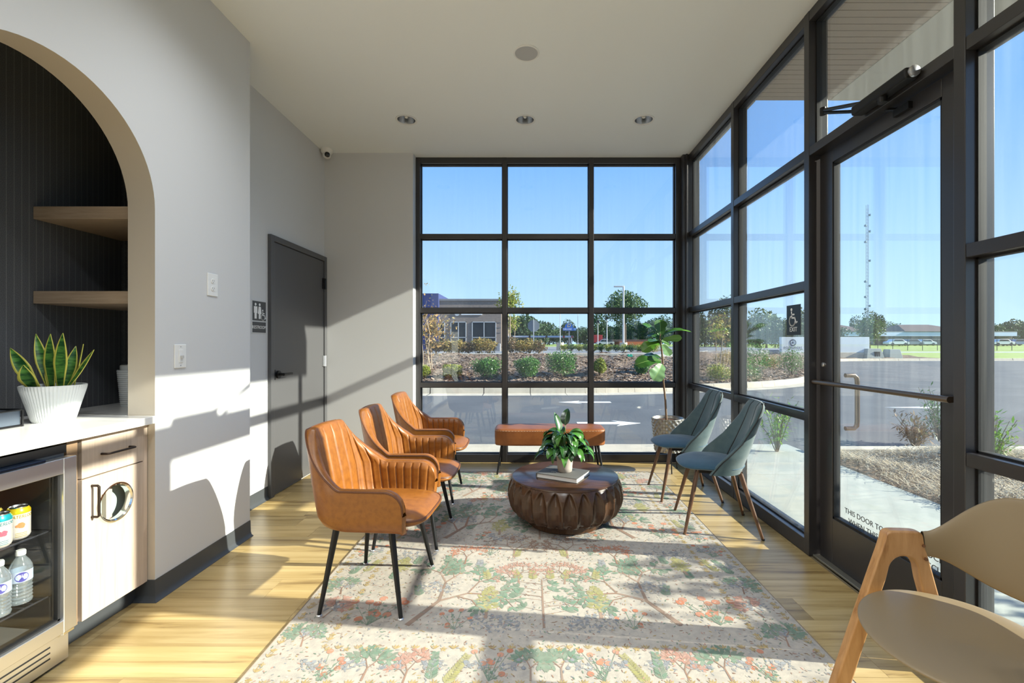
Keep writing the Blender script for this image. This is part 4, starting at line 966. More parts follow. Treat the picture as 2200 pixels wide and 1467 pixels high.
def fig_leaf(b0, tip, wd, nrm, mt, bend=.1, dy0=0., dy1=0.):
    base, end = L4(*b0)+Vector((0, dy0, 0)), L4(*tip)+Vector((0, dy1, 0)); ax = end-base; L_ = ax.length; nrm = Vector(nrm).normalized(); sd = ax.cross(nrm).normalized(); nn = sd.cross(ax).normalized()
    us = (-1, -.75, -.5, -.25, -.035, .035, .25, .5, .75, 1); vs_, fs, ms = [], [], []; N = 18
    for j in range(N):
        v = j/(N-1); ww = wd/2*interp(v, [(0, .03), (.06, .05), (.10, .35), (.2, .60), (.35, .66), (.5, .78), (.68, 1), (.82, .96), (.92, .72), (.97, .42), (1, .03)])
        c = base+ax*v+nn*bend*L_*4*v*(1-v)
        for u in us: vs_.append(c+sd*u*ww*(1+.05*math.sin(v*17+u*2))+nn*(.16*abs(u)*ww+.05*ww*math.sin(v*22)*abs(u)))
    k = len(us)
    for j in range(N-1):
        for i in range(k-1): fs.append((j*k+i, j*k+i+1, (j+1)*k+i+1, (j+1)*k+i)); ms.append(1 if i == 4 else 0)
    mb = MB(); mb.v = [tuple(p) for p in vs_]; mb.f = fs; mb.m = ms; mb.build('leaf', [mt, fv], t, smooth=2)
for b0, tip, wd, nr, mt, bd, d0, d1 in (
    ((742, 720), (745, 555), .135, (.1, -1, .2), fig, .08, 0, .04), ((735, 715), (560, 600), .075, (.2, -.6, .8), fig, .10, 0, -.05),
    ((745, 720), (975, 652), .07, (0, -.5, 1), fig, .12, 0, .02), ((800, 690), (1062, 676), .06, (0, -.35, 1), figb, .10, .02, .06),
    ((755, 750), (922, 730), .075, (.1, -1, .3), figb, .05, 0, -.08), ((742, 760), (555, 860), .13, (-.3, -.9, .5), figb, .14, 0, -.06),
    ((750, 775), (605, 770), .10, (-.2, -.4, 1), fig, .10, 0, -.14), ((760, 790), (805, 900), .095, (.1, -1, .3), figp, .06, 0, -.09),
    ((760, 950), (485, 985), .15, (-.1, -.8, .7), fig, .13, 0, -.08), ((762, 970), (650, 1125), .16, (.1, -1, .35), figp, .10, 0, -.10),
    ((758, 930), (600, 900), .12, (0, -.3, 1), fig, .1, 0, .10), ((745, 745), (640, 700), .10, (0, -.5, 1), fig, .1, 0, .08), ((745, 760), (860, 810), .09, (.1, -.7, .6), fig, .1, 0, .10)):
    fig_leaf(b0, tip, wd, nr, mt, bd, d0, d1)

# ---------------------------------------------------------------- compass chair in the foreground (local x = forward, y = left)
t = thing('compass_chair', 'oak framed chair with a curved tan back, at the right edge in the foreground', 'chair', (1.235, 1.275, 0.004), pi-math.radians(5))
def aframe(side):
    y0 = side*.272; m = MB(); P = []
    for i in range(41):     # inner and outer outlines, matched front foot -> crown -> rear foot
        q = i/40; s_ = 2*q-1; a = abs(s_); sg_ = -1 if s_ < 0 else 1
        if a > .42: k = (a-.42)/.58; o_ = (lerp(.062, .236, k**.97), lerp(.610, 0, k)); n_ = (lerp(.046, .180, k**.97), lerp(.500, 0, k))
        else: k = a/.42; o_ = (.052*min(1, k*1.3)+.010*k**3, .646-.036*k**6); n_ = (.048*math.sin(k*pi/2), .500+.058*math.cos(k*pi/2))
        P.append(((-sg_*o_[0], o_[1]), (-sg_*n_[0], n_[1])))
    th = .019
    vs_, fs = [], []
    for (ox, oz), (ix, iz) in P:
        lean = side*.03*(.646-oz)/.646; le2 = side*.03*(.646-iz)/.646
        vs_ += [(ox, y0+lean-th, oz), (ox, y0+lean+th, oz), (ix, y0+le2+th, iz), (ix, y0+le2-th, iz)]
    for j in range(40):
        for k in range(4): fs.append((j*4+k, j*4+(k+1) % 4, (j+1)*4+(k+1) % 4, (j+1)*4+k))
    fs += [(0, 1, 2, 3), (163, 162, 161, 160)]
    m.add(vs_, fs); return m.build('side_frame', oak, t, bevel=.008, seg=3)
fr_ = [aframe(1), aframe(-1)]
def cseat(u, v):
    a = u*2*pi; c, s_ = math.cos(a), math.sin(a); e = 2.05; q = (abs(c)**e+abs(s_)**e)**(-1/e); rr_ = math.sin(v*pi)**.5 if 0 < v < 1 else 0
    x = .010+(.245 if c > 0 else .235)*c*q*rr_; y = .262*s_*q*rr_; z = lerp(.452, .402, v)+.016*(abs(y)/.25)**2-.020*math.exp(-((x+.02)/.14)**2-(y/.15)**2)*(1-v)+.012*sstep(-.05, -.24, x)
    return Vector((x, y, z))
MB().grid(cseat, 72, 20, cu=True).build('seat', tan_m, t, smooth=2)
def cback(u, v):
    s_ = 2*u-1; a = s_*math.radians(84); x = -.040-.235*math.cos(a)/1.0+.0; y = .268*math.sin(a)/math.sin(math.radians(84)); k = math.cos(s_*pi/2)
    zt = lerp(.642, .800, sstep(0, .85, k)); zb = .560-.065*sstep(.1, .9, k); p = v*2*pi
    zz = (zt+zb)/2+(zt-zb)/2*math.cos(p); th = .013*math.sin(p)*(1+.0*k); lean = -.10*(zz-.58)*k
    nx, ny = math.cos(a), -math.sin(a); return Vector((x-.0+nx*th+lean, y+ny*th, zz))
cbk = MB().grid(lambda u, v: cback(u, v), 60, 24, cv=True).build('backrest', tan_m, t, smooth=2)
for sd in (0., 1.):
    MB().grid(lambda u, v: cback(lerp(.0, .018, u) if sd == 0 else lerp(.982, 1., u), v)*1.0, 4, 24, cv=True).build('cuff', M('tan_cuff', (.25, .21, .14), .5), cbk, smooth=2).scale = (1.012, 1.012, 1.0)
MB().tube([(.0, -.27, .40), (.0, .27, .40)], .014, 10).tube([(-.15, -.275, .36), (-.15, .275, .36)], .012, 10).build('stretcher', oak, t, smooth=True)
pin = M('oak_plug', (.16, .07, .03), .5)
for sy in (1, -1):
    for xx, zz in ((-.058, .60), (-.066, .555)):
        MB().tube([(xx, sy*.272-.0215, zz), (xx, sy*.272+.0215, zz)], .005, 10).build('dowel_plug', pin, fr_[0 if sy > 0 else 1], smooth=True)
# ---------------------------------------------------------------- outside: ground
GA = -.12                       # asphalt level
def plane(name, x0, x1, y0, y1, z0, z1, mat_, **k): return MB().box(x0, x1, y0, y1, z0, z1).build(name, mat_, kind='structure', **k)
plane('driveway', -60, 160, -30, 75, GA-.3, GA, asphalt)
# concrete walk round the corner, in slabs
sw = struct('walkway')
def slab(x0, x1, y0, y1, mt=concrete): MB().box(x0+.004, x1-.004, y0+.004, y1-.004, -.2, -.012).build('slab', mt, sw, bevel=.006)
x = -5.7
while x < 1.7: slab(x, x+1.5, 5.08, 5.86, conc_edge); x += 1.5
y = -6.
while y < 4.4: slab(1.80, 3.30, y, y+1.5); y += 1.5
slab(1.80, 3.30, 4.5, 5.86)
# planting bed beside the walk
MB().box(3.31, 9.0, -6, 5.36, -.3, -.03).build('planting_bed', mulch, kind='structure')
cu = struct('bed_curb')
for i in range(4): MB().box(3.31+i*1.5, 3.31+(i+1)*1.5-.01, 5.36, 5.52, -.3, .04).build('curb_stone', conc_edge, cu, bevel=.015)
# road arrows
def ground_print(name, pts, label):
    z = GA+.003; m = MB(); m.prism(pts, lambda u, v, d: (u, v, d), GA, z); tag(m.build(name, roadpaint), label, 'road marking', 'arrows painted on the asphalt')
def arrow(px0, px1, py, sgn, label):
    a, b = at(px0, py, GA), at(px1, py, GA); L = b.x-a.x; w_, h_ = .11, .27; hd = .42
    if sgn < 0: pts = [(a.x, a.y), (a.x+L*hd, a.y+h_), (a.x+L*hd-.1, a.y+w_), (b.x, a.y+w_), (b.x, a.y-w_), (a.x+L*hd-.1, a.y-w_), (a.x+L*hd, a.y-h_)]
    else: pts = [(b.x, a.y), (b.x-L*hd, a.y-h_), (b.x-L*hd+.1, a.y-w_), (a.x, a.y-w_), (a.x, a.y+w_), (b.x-L*hd+.1, a.y+w_), (b.x-L*hd, a.y+h_)]
    ground_print('road_arrow', pts, label)
arrow(1200, 1312, 864, -1, 'white painted arrow pointing left on the far lane'); arrow(1240, 1376, 909, 1, 'white painted arrow pointing right on the near lane')
a = at(1900, 875, GA); ground_print('road_arrow', [(a.x, a.y), (a.x+1.3, a.y-.25), (a.x+1.6, a.y+.18), (a.x+1.2, a.y+.12)], 'white painted arrow tip on the asphalt seen through the door')
ground_print('road_line', [(14, 12.2), (30, 13.2), (30, 13.4), (14, 12.4)], 'white painted line on the asphalt to the right')

# mulched bank behind a concrete curb
CL = [(-34, 12.6), (-10, 12.6), (0, 12.75), (2.5, 12.95), (5, 13.6), (8, 14.9), (10.4, 17), (13.5, 21.5), (17, 27), (20.5, 32.5), (24.5, 36.3), (32, 37.4), (44, 37.6)]
def cl(t):
    n = len(CL)-1; i = min(int(t*n), n-1); f = t*n-i; p = [Vector(CL[clamp(i+k, 0, n)]) for k in (-1, 0, 1, 2)]
    return .5*((2*p[1])+(p[2]-p[0])*f+(2*p[0]-5*p[1]+4*p[2]-p[3])*f*f+(3*p[1]-p[0]-3*p[2]+p[3])*f**3)
def cln(t):
    d = (cl(min(1, t+.004))-cl(max(0, t-.004))).normalized(); return Vector((-d.y, d.x))
ck = struct('bank_curb'); NJ = 60; prof = [(-.5, GA-.05), (-.5, GA+.005), (0, GA+.01), (.03, .045), (.06, .06), (.16, .06), (.19, .03), (.2, -.1)]
for j in range(NJ):
    if cl(j/NJ).x < -12: continue
    m = MB(); m.grid(lambda u, v: (lambda t_, q: (cl(t_).x+cln(t_).x*q[0], cl(t_).y+cln(t_).y*q[0], q[1]))((j+u*.985)/NJ, prof[int(round(v*7))]), 5, 8); m.build('curb_stone', conc_edge, ck)
CS = np.array([tuple(cl(i/400)) for i in range(401)]); CT = CS[1:]-CS[:-1]; CLN = (CT**2).sum(1)
def bank_d(x, y):               # distance behind the curb line, negative on the road side
    p = np.array((x, y)); q = p-CS[:-1]; t = np.clip((q*CT).sum(1)/CLN, 0, 1); r = q-CT*t[:, None]; d2 = (r**2).sum(1); i = int(d2.argmin())
    return math.sqrt(d2[i])*(1 if CT[i][0]*q[i][1]-CT[i][1]*q[i][0] > 0 else -1)
def bank_h(x, y):
    d = bank_d(x, y)
    if d < .15: return -.3
    if d > 9.6 and x < 9: return .66
    return .03+.72*sstep(0, 9.5, d)+.05*math.sin(d*2.1)*sstep(0, 2, d)+(.035*math.sin(x*1.7+d*.9)+.03*math.sin(x*4.1-d*2.2))*sstep(0, .6, d)
HX, HY = 190, 110
MB().grid(lambda u, v: (lambda x, y: (x, y, bank_h(x, y)))(lerp(-12, 34, u), lerp(12.5, 41, v)), HX, HY).build('mulch_bank', mulch, smooth=2, kind='structure')
def on_bank(px, py):
    Y = 12.9
    while Y < 24:
        x = (px-CX)*Y/F; z = bank_h(x, Y)
        if z > -.2 and CY+(H-z)*F/Y <= py: break
        Y += .03
    return Vector((x, Y, z))
MB().prism([(-70, 22.2), (6, 22.2), (9, 26), (14, 36), (22, 39.5), (27, 45), (31, 80), (-70, 80)], lambda u, v, d: (u, v, d), .3, .745).build('far_paving', asphalt_far, kind='structure')
MB().box(-60, 6, 22.0, 22.3, .4, .80).build('far_curb', conc_edge, kind='structure', bevel=.02)
MB().prism([(76, -.5), (76, -.10), (98, .80), (420, .80), (420, -.5)], lambda u, v, d: (d, u, v), -220, 320).build('far_ground', lawn_m, kind='structure')
# right side: verges and road
plane('verge_near', 34, 90, 39.5, 68, GA-.2, GA+.06, lawn_m); plane('road_far', 18, 160, 68.2, 76, GA-.2, GA+.05, M('pale_road', (.40, .40, .41), .9))  # road surface is one even pale grey

ANCH = [(1100, 'the left mullion'), (1146, 'the grey stop sign'), (1185, 'the lamps of the silver bar'), (1203, 'the white flagpole'), (1223, 'the arched blue sign'), (1241, 'the thin white pole'), (1270, 'the right mullion'), (1304, 'the nearer dark lamp post'), (1339, 'the tall lamp post'), (1366, 'the low red building'), (1398, 'the lower fig leaves'), (1430, 'the fig trunk'), (1465, 'the corner frame'),
        (1520, 'the corner pane sapling'), (1582, 'the second mullion'), (1640, 'the pale grass'), (1708, 'the exit sticker'), (1750, 'the door frame'), (1845, 'the left school roof'), (1868, 'the radio tower'), (1915, 'the right utility cabinet'), (2045, 'the door hinges'), (2110, 'the near mullion'), (2160, 'the far white car'), (2200, 'the right frame edge'), (2330, 'the far blue car')]
seen_l = set()
def near_label(what, px):
    for a_, nm in sorted(ANCH, key=lambda q: abs(q[0]-px)):
        d = px-a_; w_ = 'directly behind' if abs(d) < 6 else ('to the left of' if d < 0 else 'to the right of')
        for pre in ('just ', 'farther '):
            if w_ == 'directly behind' and pre != 'just ': continue
            lb = '%s, %s %s' % (what, (pre+w_) if w_ != 'directly behind' else w_, nm)
            if lb not in seen_l: seen_l.add(lb); return lb
    return what
# ---------------------------------------------------------------- foliage
rs_ = random.Random(77); V, Fc = [], []
for k in range(16000):
    y_ = 12.9+13*rs_.random()**1.5; x_ = rs_.uniform(-.26, .62)*y_; p = Vector((x_, y_, bank_h(x_, y_)+.015))
    if p.z < -.1 or bank_d(x_, y_) > 9.3: continue
    a = rs_.random()*6.3; L_ = rs_.uniform(.05, .16); d = Vector((math.cos(a), math.sin(a), rs_.uniform(-.4, .5)))*L_; s_ = Vector((-math.sin(a), math.cos(a), rs_.uniform(-.6, .6)))*L_*.22; o = len(V)
    V += [p-d/2-s_, p-d/2+s_, p+d/2+s_, p+d/2-s_]; Fc.append((o, o+1, o+2, o+3))
o = MB().add(V, Fc).build('bark_chips', island_mat('bark_chip', [(.10, .06, .04), (.24, .16, .11), (.36, .27, .20), (.17, .11, .075)], .8, .0), kind='stuff'); o['label'] = 'brown bark chips strewn over the planted bank beyond the driveway'; o['category'] = 'mulch'
def leaf_geo(n, fn, size, up=.0, rnd=random.Random(3), aspect=.5):
    V, Fc = [], []
    for k in range(n):
        p = Vector(fn(rnd)); a = Vector((rnd.gauss(0, 1), rnd.gauss(0, 1), rnd.gauss(0, 1)+up)).normalized(); b = a.cross(Vector((rnd.gauss(0, 1), rnd.gauss(0, 1), rnd.gauss(0, 1)))).normalized()
        L = size*rnd.uniform(.6, 1.3); o = len(V); V += [p-a*L/2, p+b*L*aspect/2, p+a*L/2, p-b*L*aspect/2]; Fc.append((o, o+1, o+2, o+3))
    return V, Fc
def ell(rx, ry, rz, cz=0., hollow=.55, lump=.25, seed=0):
    ph = [random.Random(seed+i).random()*6.3 for i in range(6)]
    def f(r):
        d = Vector((r.gauss(0, 1), r.gauss(0, 1), r.gauss(0, 1))).normalized(); k = (hollow+(1-hollow)*r.random())*(1+lump*(math.sin(d.x*4+ph[0])+math.sin(d.y*4+ph[1])+math.sin(d.z*5+ph[2]))/3)
        return (d.x*rx*k, d.y*ry*k, d.z*rz*k+cz)
    return f
g_bush = island_mat('bush_leaf', [(.03, .10, .015), (.07, .19, .03), (.13, .28, .05)], .35, .2)
g_tan = island_mat('straw_leaf', [(.28, .17, .05), (.40, .28, .08), (.20, .22, .05)], .6, .25)
g_yel = island_mat('yellow_green_leaf', [(.14, .24, .03), (.30, .34, .05), (.42, .36, .08)], .5, .3)
g_aut = island_mat('autumn_leaf', [(.38, .22, .07), (.50, .33, .12), (.22, .15, .07), (.42, .36, .14)], .6, .3)
g_dark = island_mat('dark_tree_leaf', [(.018, .05, .016), (.035, .085, .025), (.06, .12, .035)], .6, .15)
g_mid = island_mat('mid_tree_leaf', [(.04, .09, .02), (.075, .14, .03), (.13, .20, .05)], .6, .2)
g_nand = island_mat('nandina_leaf', [(.10, .28, .03), (.22, .42, .05), (.30, .40, .06)], .4, .35)
g_brz = island_mat('bronze_leaf', [(.20, .13, .06), (.28, .17, .09), (.10, .14, .04)], .5, .25)
def shrub(name, label, loc, w_, h_, n, size, mt, group=None, stems=6, stem_m=None, seed=1, cat='shrub', flare=False):
    t = thing(name, label, cat, loc, 0, group); rs = random.Random(seed)
    V, Fc = leaf_geo(n, ell(w_/2, w_/2, h_*.47, h_*.55, .35, .3, seed), size, .4, rs)
    MB().add(V, Fc).build('foliage', mt, t, kind='stuff')
    m = MB()
    for k in range(stems):
        a = rs.random()*6.3; m.tube([(0, 0, -.04), (w_*.15*math.cos(a), w_*.15*math.sin(a), h_*.35), (w_*.32*math.cos(a), w_*.32*math.sin(a), h_*.7)], [size*.16, size*.12, size*.05], 5)
    m.build('stem', stem_m or bark, t)
    return t
for i, (px, py, w_, h_, mt, lb) in enumerate(((1046, 813, .72, .50, g_bush, 'round green bush on the mulch bank, left of the three large ones'), (1133, 812, .70, .50, g_bush, 'round green bush on the mulch bank, middle of the three large ones'), (1207, 812, .84, .66, g_bush, 'largest round green bush on the mulch bank, right of the middle one'),
                                         (1288, 808, .34, .44, g_yel, 'small upright yellow green bush beside the right window mullion'), (972, 812, .46, .32, g_yel, 'low yellow green bush left of the round green bushes'), (912, 812, .34, .30, g_yel, 'small yellowish bush at the left edge of the window'), (1378, 806, .36, .36, g_bush, 'small dark bush on the bank behind the fig trunk'))):
    shrub('bank_bush', lb, on_bank(px, py), w_*1.38, h_*1.42, 3600, .06, mt, 'bushes on the mulch bank', seed=20+i)
for i, (px, w_, h_) in enumerate(((935, 1.1, .75), (962, .9, .7), (985, .8, .75), (1008, .8, .65), (1028, .9, .85), (1050, 1.0, .75), (1098, .9, .8), (1116, .9, .7), (1138, .9, .75), (1158, .8, .65))):
    P = Vector(((px-CX)*22.6/F, 22.6, .75)); shrub('ornamental_grass', 'clump of tawny ornamental grass along the top of the bank', P, w_, h_, 900, .10, g_tan if i % 3 else g_brz, 'ornamental grass along the bank top', seed=50+i)
for i, px in enumerate(range(1212, 1420, 16)):
    Y = lerp(33, 27.5, i/13); shrub('hedge_shrub', near_label('low hedge shrub beyond the bank', px), Vector(((px-CX)*Y/F, Y, .74)), .75, .5, 500, .10, g_mid if i % 2 else g_yel, 'low hedge row beyond the bank', seed=70+i)
# shrubs seen through the right-hand panes
for px, py, Y, w_, h_, mt, lb in ((1545, 808, 15.2, .9, .6, g_yel, 'yellow green bush behind the curb, seen through the corner pane'), (1622, 800, 15.8, 1.4, 1.3, g_bush, 'tall green bush behind the curved curb, by the second mullion'), (1700, 792, 17.5, 1.2, 1.1, g_bush, 'green bush below the white monument sign'),
                                  (1560, 775, 20, 1.0, .8, g_tan, 'tawny grass clump up the bank, seen through the corner pane'), (1656, 772, 21, 1.0, .7, g_tan, 'tawny grass clump to the left of the monument sign')):
    P = Vector(((px-CX)*Y/F, Y, bank_h((px-CX)*Y/F, Y)-.02)); shrub('bank_bush', lb, P, w_, h_, 1100, .07, mt, 'bushes on the mulch bank', seed=int(px))
# nandina by the door bed
def nandina(name, label, loc, h_, w_, n, mt, seed, lean=(0, 0)):
    t = thing(name, label, 'shrub', loc); rs = random.Random(seed); m = MB(); V, Fc = [], []
    for k in range(n):
        a = rs.random()*6.3; rr_ = w_*rs.uniform(.2, 1)/2; hh = h_*rs.uniform(.45, 1); top = Vector((rr_*math.cos(a)+lean[0]*hh, rr_*math.sin(a)+lean[1]*hh, hh)); m.tube([(0, 0, -.03), top*.5+Vector((0, 0, .05)), top], [.006, .004, .002], 5)
        for q in range(24):
            f = rs.uniform(.30, 1.0); c = Vector((0, 0, 0)).lerp(top, f); d = Vector((rs.gauss(0, 1), rs.gauss(0, 1), rs.gauss(0, .5)+.25)).normalized(); s_ = d.cross(Vector((0, 0, 1))).normalized(); L_ = rs.uniform(.06, .10); o = len(V)
            c = c+d*rs.uniform(0, .06); V += [c, c+d*L_*.5+s_*L_*.14, c+d*L_, c+d*L_*.5-s_*L_*.14]; Fc.append((o, o+1, o+2, o+3))
    m.build('stem', bark, t); MB().add(V, Fc).build('foliage', mt, t, kind='stuff'); return t
nandina('nandina', 'bronze leaved nandina shrub by the bed curb, seen through the door', at(1965, 962, -.03), .42, .50, 24, g_brz, 1)
nandina('nandina', 'green nandina shrub behind the bronze one, seen through the door', at(2010, 955, -.03)+Vector((.35, .35, 0)), .74, .75, 22, g_bush, 2)
nandina('nandina', 'bright yellow green nandina at the right of the door', at(2128, 1000, -.03), .62, .42, 18, g_nand, 3)
nandina('nandina', 'bright yellow green nandina outside behind the nearer blue chair', Vector((2.95, 5.45, -.02)), .66, .5, 16, g_nand, 4)
# pine straw in the bed
def straw(n, seed):
    rs = random.Random(seed); V, Fc = [], []
    for k in range(n):
        x, y = rs.uniform(3.33, 6.6), rs.uniform(1.0, 5.34); z = -.03+.13*(.5+.5*math.sin(x*3.1+y*2.3))*(.5+.5*math.sin(y*4.2))+rs.uniform(0, .05); a = rs.random()*6.3; L_ = rs.uniform(.08, .2); d = Vector((math.cos(a), math.sin(a), rs.uniform(-.2, .35))); s_ = Vector((-math.sin(a), math.cos(a), 0))*.0028; o = len(V)
        p0 = Vector((x, y, z)); p1 = p0+d*L_*.5+Vector((0, 0, L_*.12)); p2 = p0+d*L_-Vector((0, 0, L_*.1)); V += [p0-s_, p0+s_, p1+s_, p1-s_, p2]; Fc += [(o, o+1, o+2, o+3), (o+3, o+2, o+4)]
    return V, Fc
V, Fc = straw(26000, 4)
so = MB().add(V, Fc); so = so.build('pine_straw', island_mat('straw', [(.30, .22, .14), (.52, .44, .30), (.68, .60, .44), (.38, .28, .17)], .7, .1), kind='stuff'); so['label'] = 'dry pine straw heaped in the planting bed beside the walk'; so['category'] = 'mulch'

def tree(name, label, loc, h_, cw, ch, n, size, mt, group=None, trunk=.12, stems=1, seed=1, bk=None, lump=.35, hollow=.3, cz=None):
    t = thing(name, label, 'tree', loc, 0, group); rs = random.Random(seed); cz = cz if cz is not None else h_-ch/2
    m = MB()
    for s_ in range(stems):
        a = rs.random()*6.3; k = .0 if stems == 1 else .12*cw
        base = Vector((k*math.cos(a)*.4, k*math.sin(a)*.4, -.1)); fork = Vector((k*math.cos(a)*1.5, k*math.sin(a)*1.5, cz-ch*.25))
        m.tube([base, base.lerp(fork, .5)+Vector((rs.uniform(-.02, .02)*h_*.3, 0, 0)), fork], [trunk, trunk*.8, trunk*.6], 7)
        for q in range(7 if stems == 1 else 4):
            b_ = rs.random()*6.3; e_ = Vector((cw*.36*math.cos(b_), cw*.36*math.sin(b_), cz+ch*rs.uniform(-.12, .36))); m.tube([fork, fork.lerp(e_, .5)+Vector((0, 0, ch*.05)), e_], [trunk*.55, trunk*.3, trunk*.1], 5)
    m.build('trunk', bk or bark, t)
    V, Fc = leaf_geo(n, ell(cw/2, cw/2, ch/2, cz, hollow, lump, seed), size, .2, rs); MB().add(V, Fc).build('crown', mt, t, kind='stuff'); return t
def gz(px, Y, z): return Vector(((px-CX)*Y/F, Y, z))
tree('round_tree', 'round green tree behind the lamp post in the right window bay', gz(1343, 42, .75), 5.6, 3.9, 3.5, 5200, .22, g_mid, trunk=.11, seed=5, lump=.3)
tree('young_tree', 'slender yellow green multi-stem tree behind the left mullion', gz(1094, 23.2, .7), 3.35, 1.5, 1.25, 900, .15, g_yel, trunk=.03, stems=3, seed=8, bk=pale_bark, hollow=.1)
tree('crape_myrtle', 'small leafy crape myrtle with pale stems beside the far building', gz(1100, 24.5, .7), 2.5, 1.0, 1.5, 500, .13, g_yel, trunk=.025, stems=3, seed=9, bk=pale_bark, hollow=.1)
tree('autumn_tree', 'sparse young tree with golden brown leaves at the left edge of the window', gz(930, 16.5, bank_h(-3.5, 16.5)), 2.4, 1.45, 1.9, 750, .12, g_aut, trunk=.022, stems=3, seed=12, bk=pale_bark, hollow=.05)
tree('bare_tree', 'thin young tree with few leaves rising at the left window edge', gz(913, 15.3, bank_h(-3.6, 15.3)), 3.15, .95, 2.2, 130, .10, g_aut, trunk=.018, stems=3, seed=14, bk=pale_bark, hollow=.0)
tree('sapling', 'pale stemmed sapling on the bank, seen through the corner pane', Vector((6.9, 16.8, bank_h(6.9, 16.8))), 2.2, 1.0, 1.0, 260, .11, g_yel, trunk=.02, stems=3, seed=15, bk=pale_bark)
tree('street_tree', 'light green young tree in front of the blue and white building, beyond the door', gz(1869, 84, -.02), 6.4, 5.0, 5.0, 1500, .5, g_mid, trunk=.14, seed=16)
tree('bed_tree', 'young leafy tree in the planting bed outside the near window', Vector((4.9, 1.95, -.03)), 2.05, 1.2, 1.0, 700, .10, g_bush, trunk=.02, stems=3, seed=18)
# distant tree line: three kinds, copied
protos = [tree('far_tree', 'broad dark tree in the distant tree line', (0, 0, -50), 8, 9, 7, 2600, .75, g_dark, 'trees on the horizon', .25, 1, 30, None, .5, .55), tree('far_tree', 'tall dark tree in the distant tree line', (0, 0, -50), 10, 7.5, 9.2, 2600, .75, g_dark, 'trees on the horizon', .25, 1, 31, None, .5, .55), tree('far_tree', 'mid green tree in the distant tree line', (0, 0, -50), 8, 8.5, 7.4, 2600, .75, g_mid, 'trees on the horizon', .25, 1, 32, None, .5, .55)]
LB = ['broad dark tree on the horizon', 'tall dark tree on the horizon', 'mid green tree on the horizon']
rt = random.Random(21); used = [False]*3
spots = []
rows = (128, 138, 148)
for i, px in enumerate(range(1100, 1480, 20)): spots.append((px+rt.uniform(-3, 3), rows[i % 3], rt.uniform(.64, .98)))
for i, px in enumerate(range(1490, 1740, 22)): spots.append((px+rt.uniform(-3, 3), (70, 78, 86)[i % 3], rt.uniform(.52, .78)))
for px, q in ((1845, .95), (1880, 1.15), (1918, .95)): spots.append((px, 150+rt.uniform(0, 20), q))
for i, px in enumerate(range(2110, 2420, 42)): spots.append((px, (150, 168)[i % 2], rt.uniform(.9, 1.15)))
for px in (1127, 1150): spots.append((px, 62+(px-1127)*.3, .62))
for px in (1750, 1785): spots.append((px, 98, .6))
for i, (px, Y, s_) in enumerate(spots):
    k = rt.randrange(3); P = gz(px, Y, .6 if Y > 75 else .3); lb = near_label(LB[k], px)
    if not used[k]: o = protos[k]; o.location = P; o.rotation_euler = (0, 0, rt.random()*6); o.scale = (s_, s_, s_); o['label'] = lb; used[k] = True
    else: dup(protos[k], lb, P, rt.random()*6, (s_, s_, s_))
for k in range(3):
    if not used[k]: protos[k].location = gz(1300+k*20, 110, .6)

# ---------------------------------------------------------------- buildings, signs, posts
brick_m = M('far_brick', (.27, .215, .18), .9, noise=((6, 6, 14), (.20, .155, .13), .4, .65), bump=((8, 8, 14), .3, .01)); dk_glass = M('dark_window', (.010, .016, .024), .25, spec=.3)
alu = M('pale_aluminium', (.55, .55, .55), .5, .3); blue_m = M('dark_blue_cladding', (.03, .045, .16), .6); roofc = M('grey_coping', (.22, .22, .23), .7)
BY = 34.
t = thing('brick_building', 'low brown brick building with dark windows beyond the bank, left of the window', 'building', gz(1000, BY, .7)); O = Vector(t.location)
q = lambda px, py: (px-CX)*BY/F-O.x
zz = lambda py: H-(py-CY)*BY/F-O.z
MB().box(q(800, 0), q(1077, 0), 0, 12, -.2, zz(646)).build('wall', brick_m, t)
MB().box(q(800, 0)-.1, q(1078, 0), -.08, 12, zz(646), zz(642)).build('coping', roofc, t)
MB().box(q(905, 0), q(944, 0), -.3, 5, 0, zz(631)).build('stair_tower', blue_m, t, bevel=.02)
for i, (a, b_, pt) in enumerate(((968, 1002, 691), (1014, 1066, 691), (925, 956, 691))):
    f = MB(); y0 = -.06
    for x0, x1, z0, z1 in ((a, a+1.6, 740, pt), (b_-1.6, b_, 740, pt), (a, b_, pt+1.6, pt), (a, b_, 740, 738.4), (a, b_, 725.4, 724), ((a+b_)/2-.8, (a+b_)/2+.8, 740, pt)): f.box(q(x0, 0), q(x1, 0), y0, .0, zz(z0), zz(z1))
    w_ = f.build('window', alu, t); MB().box(q(a+1, 0), q(b_-1, 0), -.03, .0, zz(739), zz(pt+1)).build('pane', dk_glass, w_)
MB().tube([(q(982, 0), -.06, zz(674)), (q(982, 0), -.01, zz(674))], .17, 18).build('emblem', alu, t); MB().box(q(991, 0), q(1036, 0), -.05, -.01, zz(676.5), zz(673)).build('name_board', white_v, t)
for z in (692, 703, 714): MB().box(q(1066.5, 0), q(1077, 0), -.03, 0, zz(z+.6), zz(z)).build('joint_band', roofc, t)
MB().box(q(1067, 0), q(1079, 0), -2.2, -1.6, 0, zz(738)).build('utility_box', M('grey_box', (.25, .25, .26), .7), t, bevel=.03)

t = thing('stop_sign', 'back of a grey octagonal stop sign on a post beyond the bank', 'sign', gz(1146.5, 24, .72)); O = Vector(t.location); z0 = atY(0, 700, 24).z-O.z
MB().prism([(.33*math.cos(pi/8+k*pi/4), .33*math.sin(pi/8+k*pi/4)+z0) for k in range(8)], lambda u, v, d: (u, d, v), 0, .012).build('sign_plate', M('sign_back', (.22, .25, .28), .6, .2), t)
MB().box(-.03, .03, -.035, .0, -.2, z0+.35).build('post', alu, t)
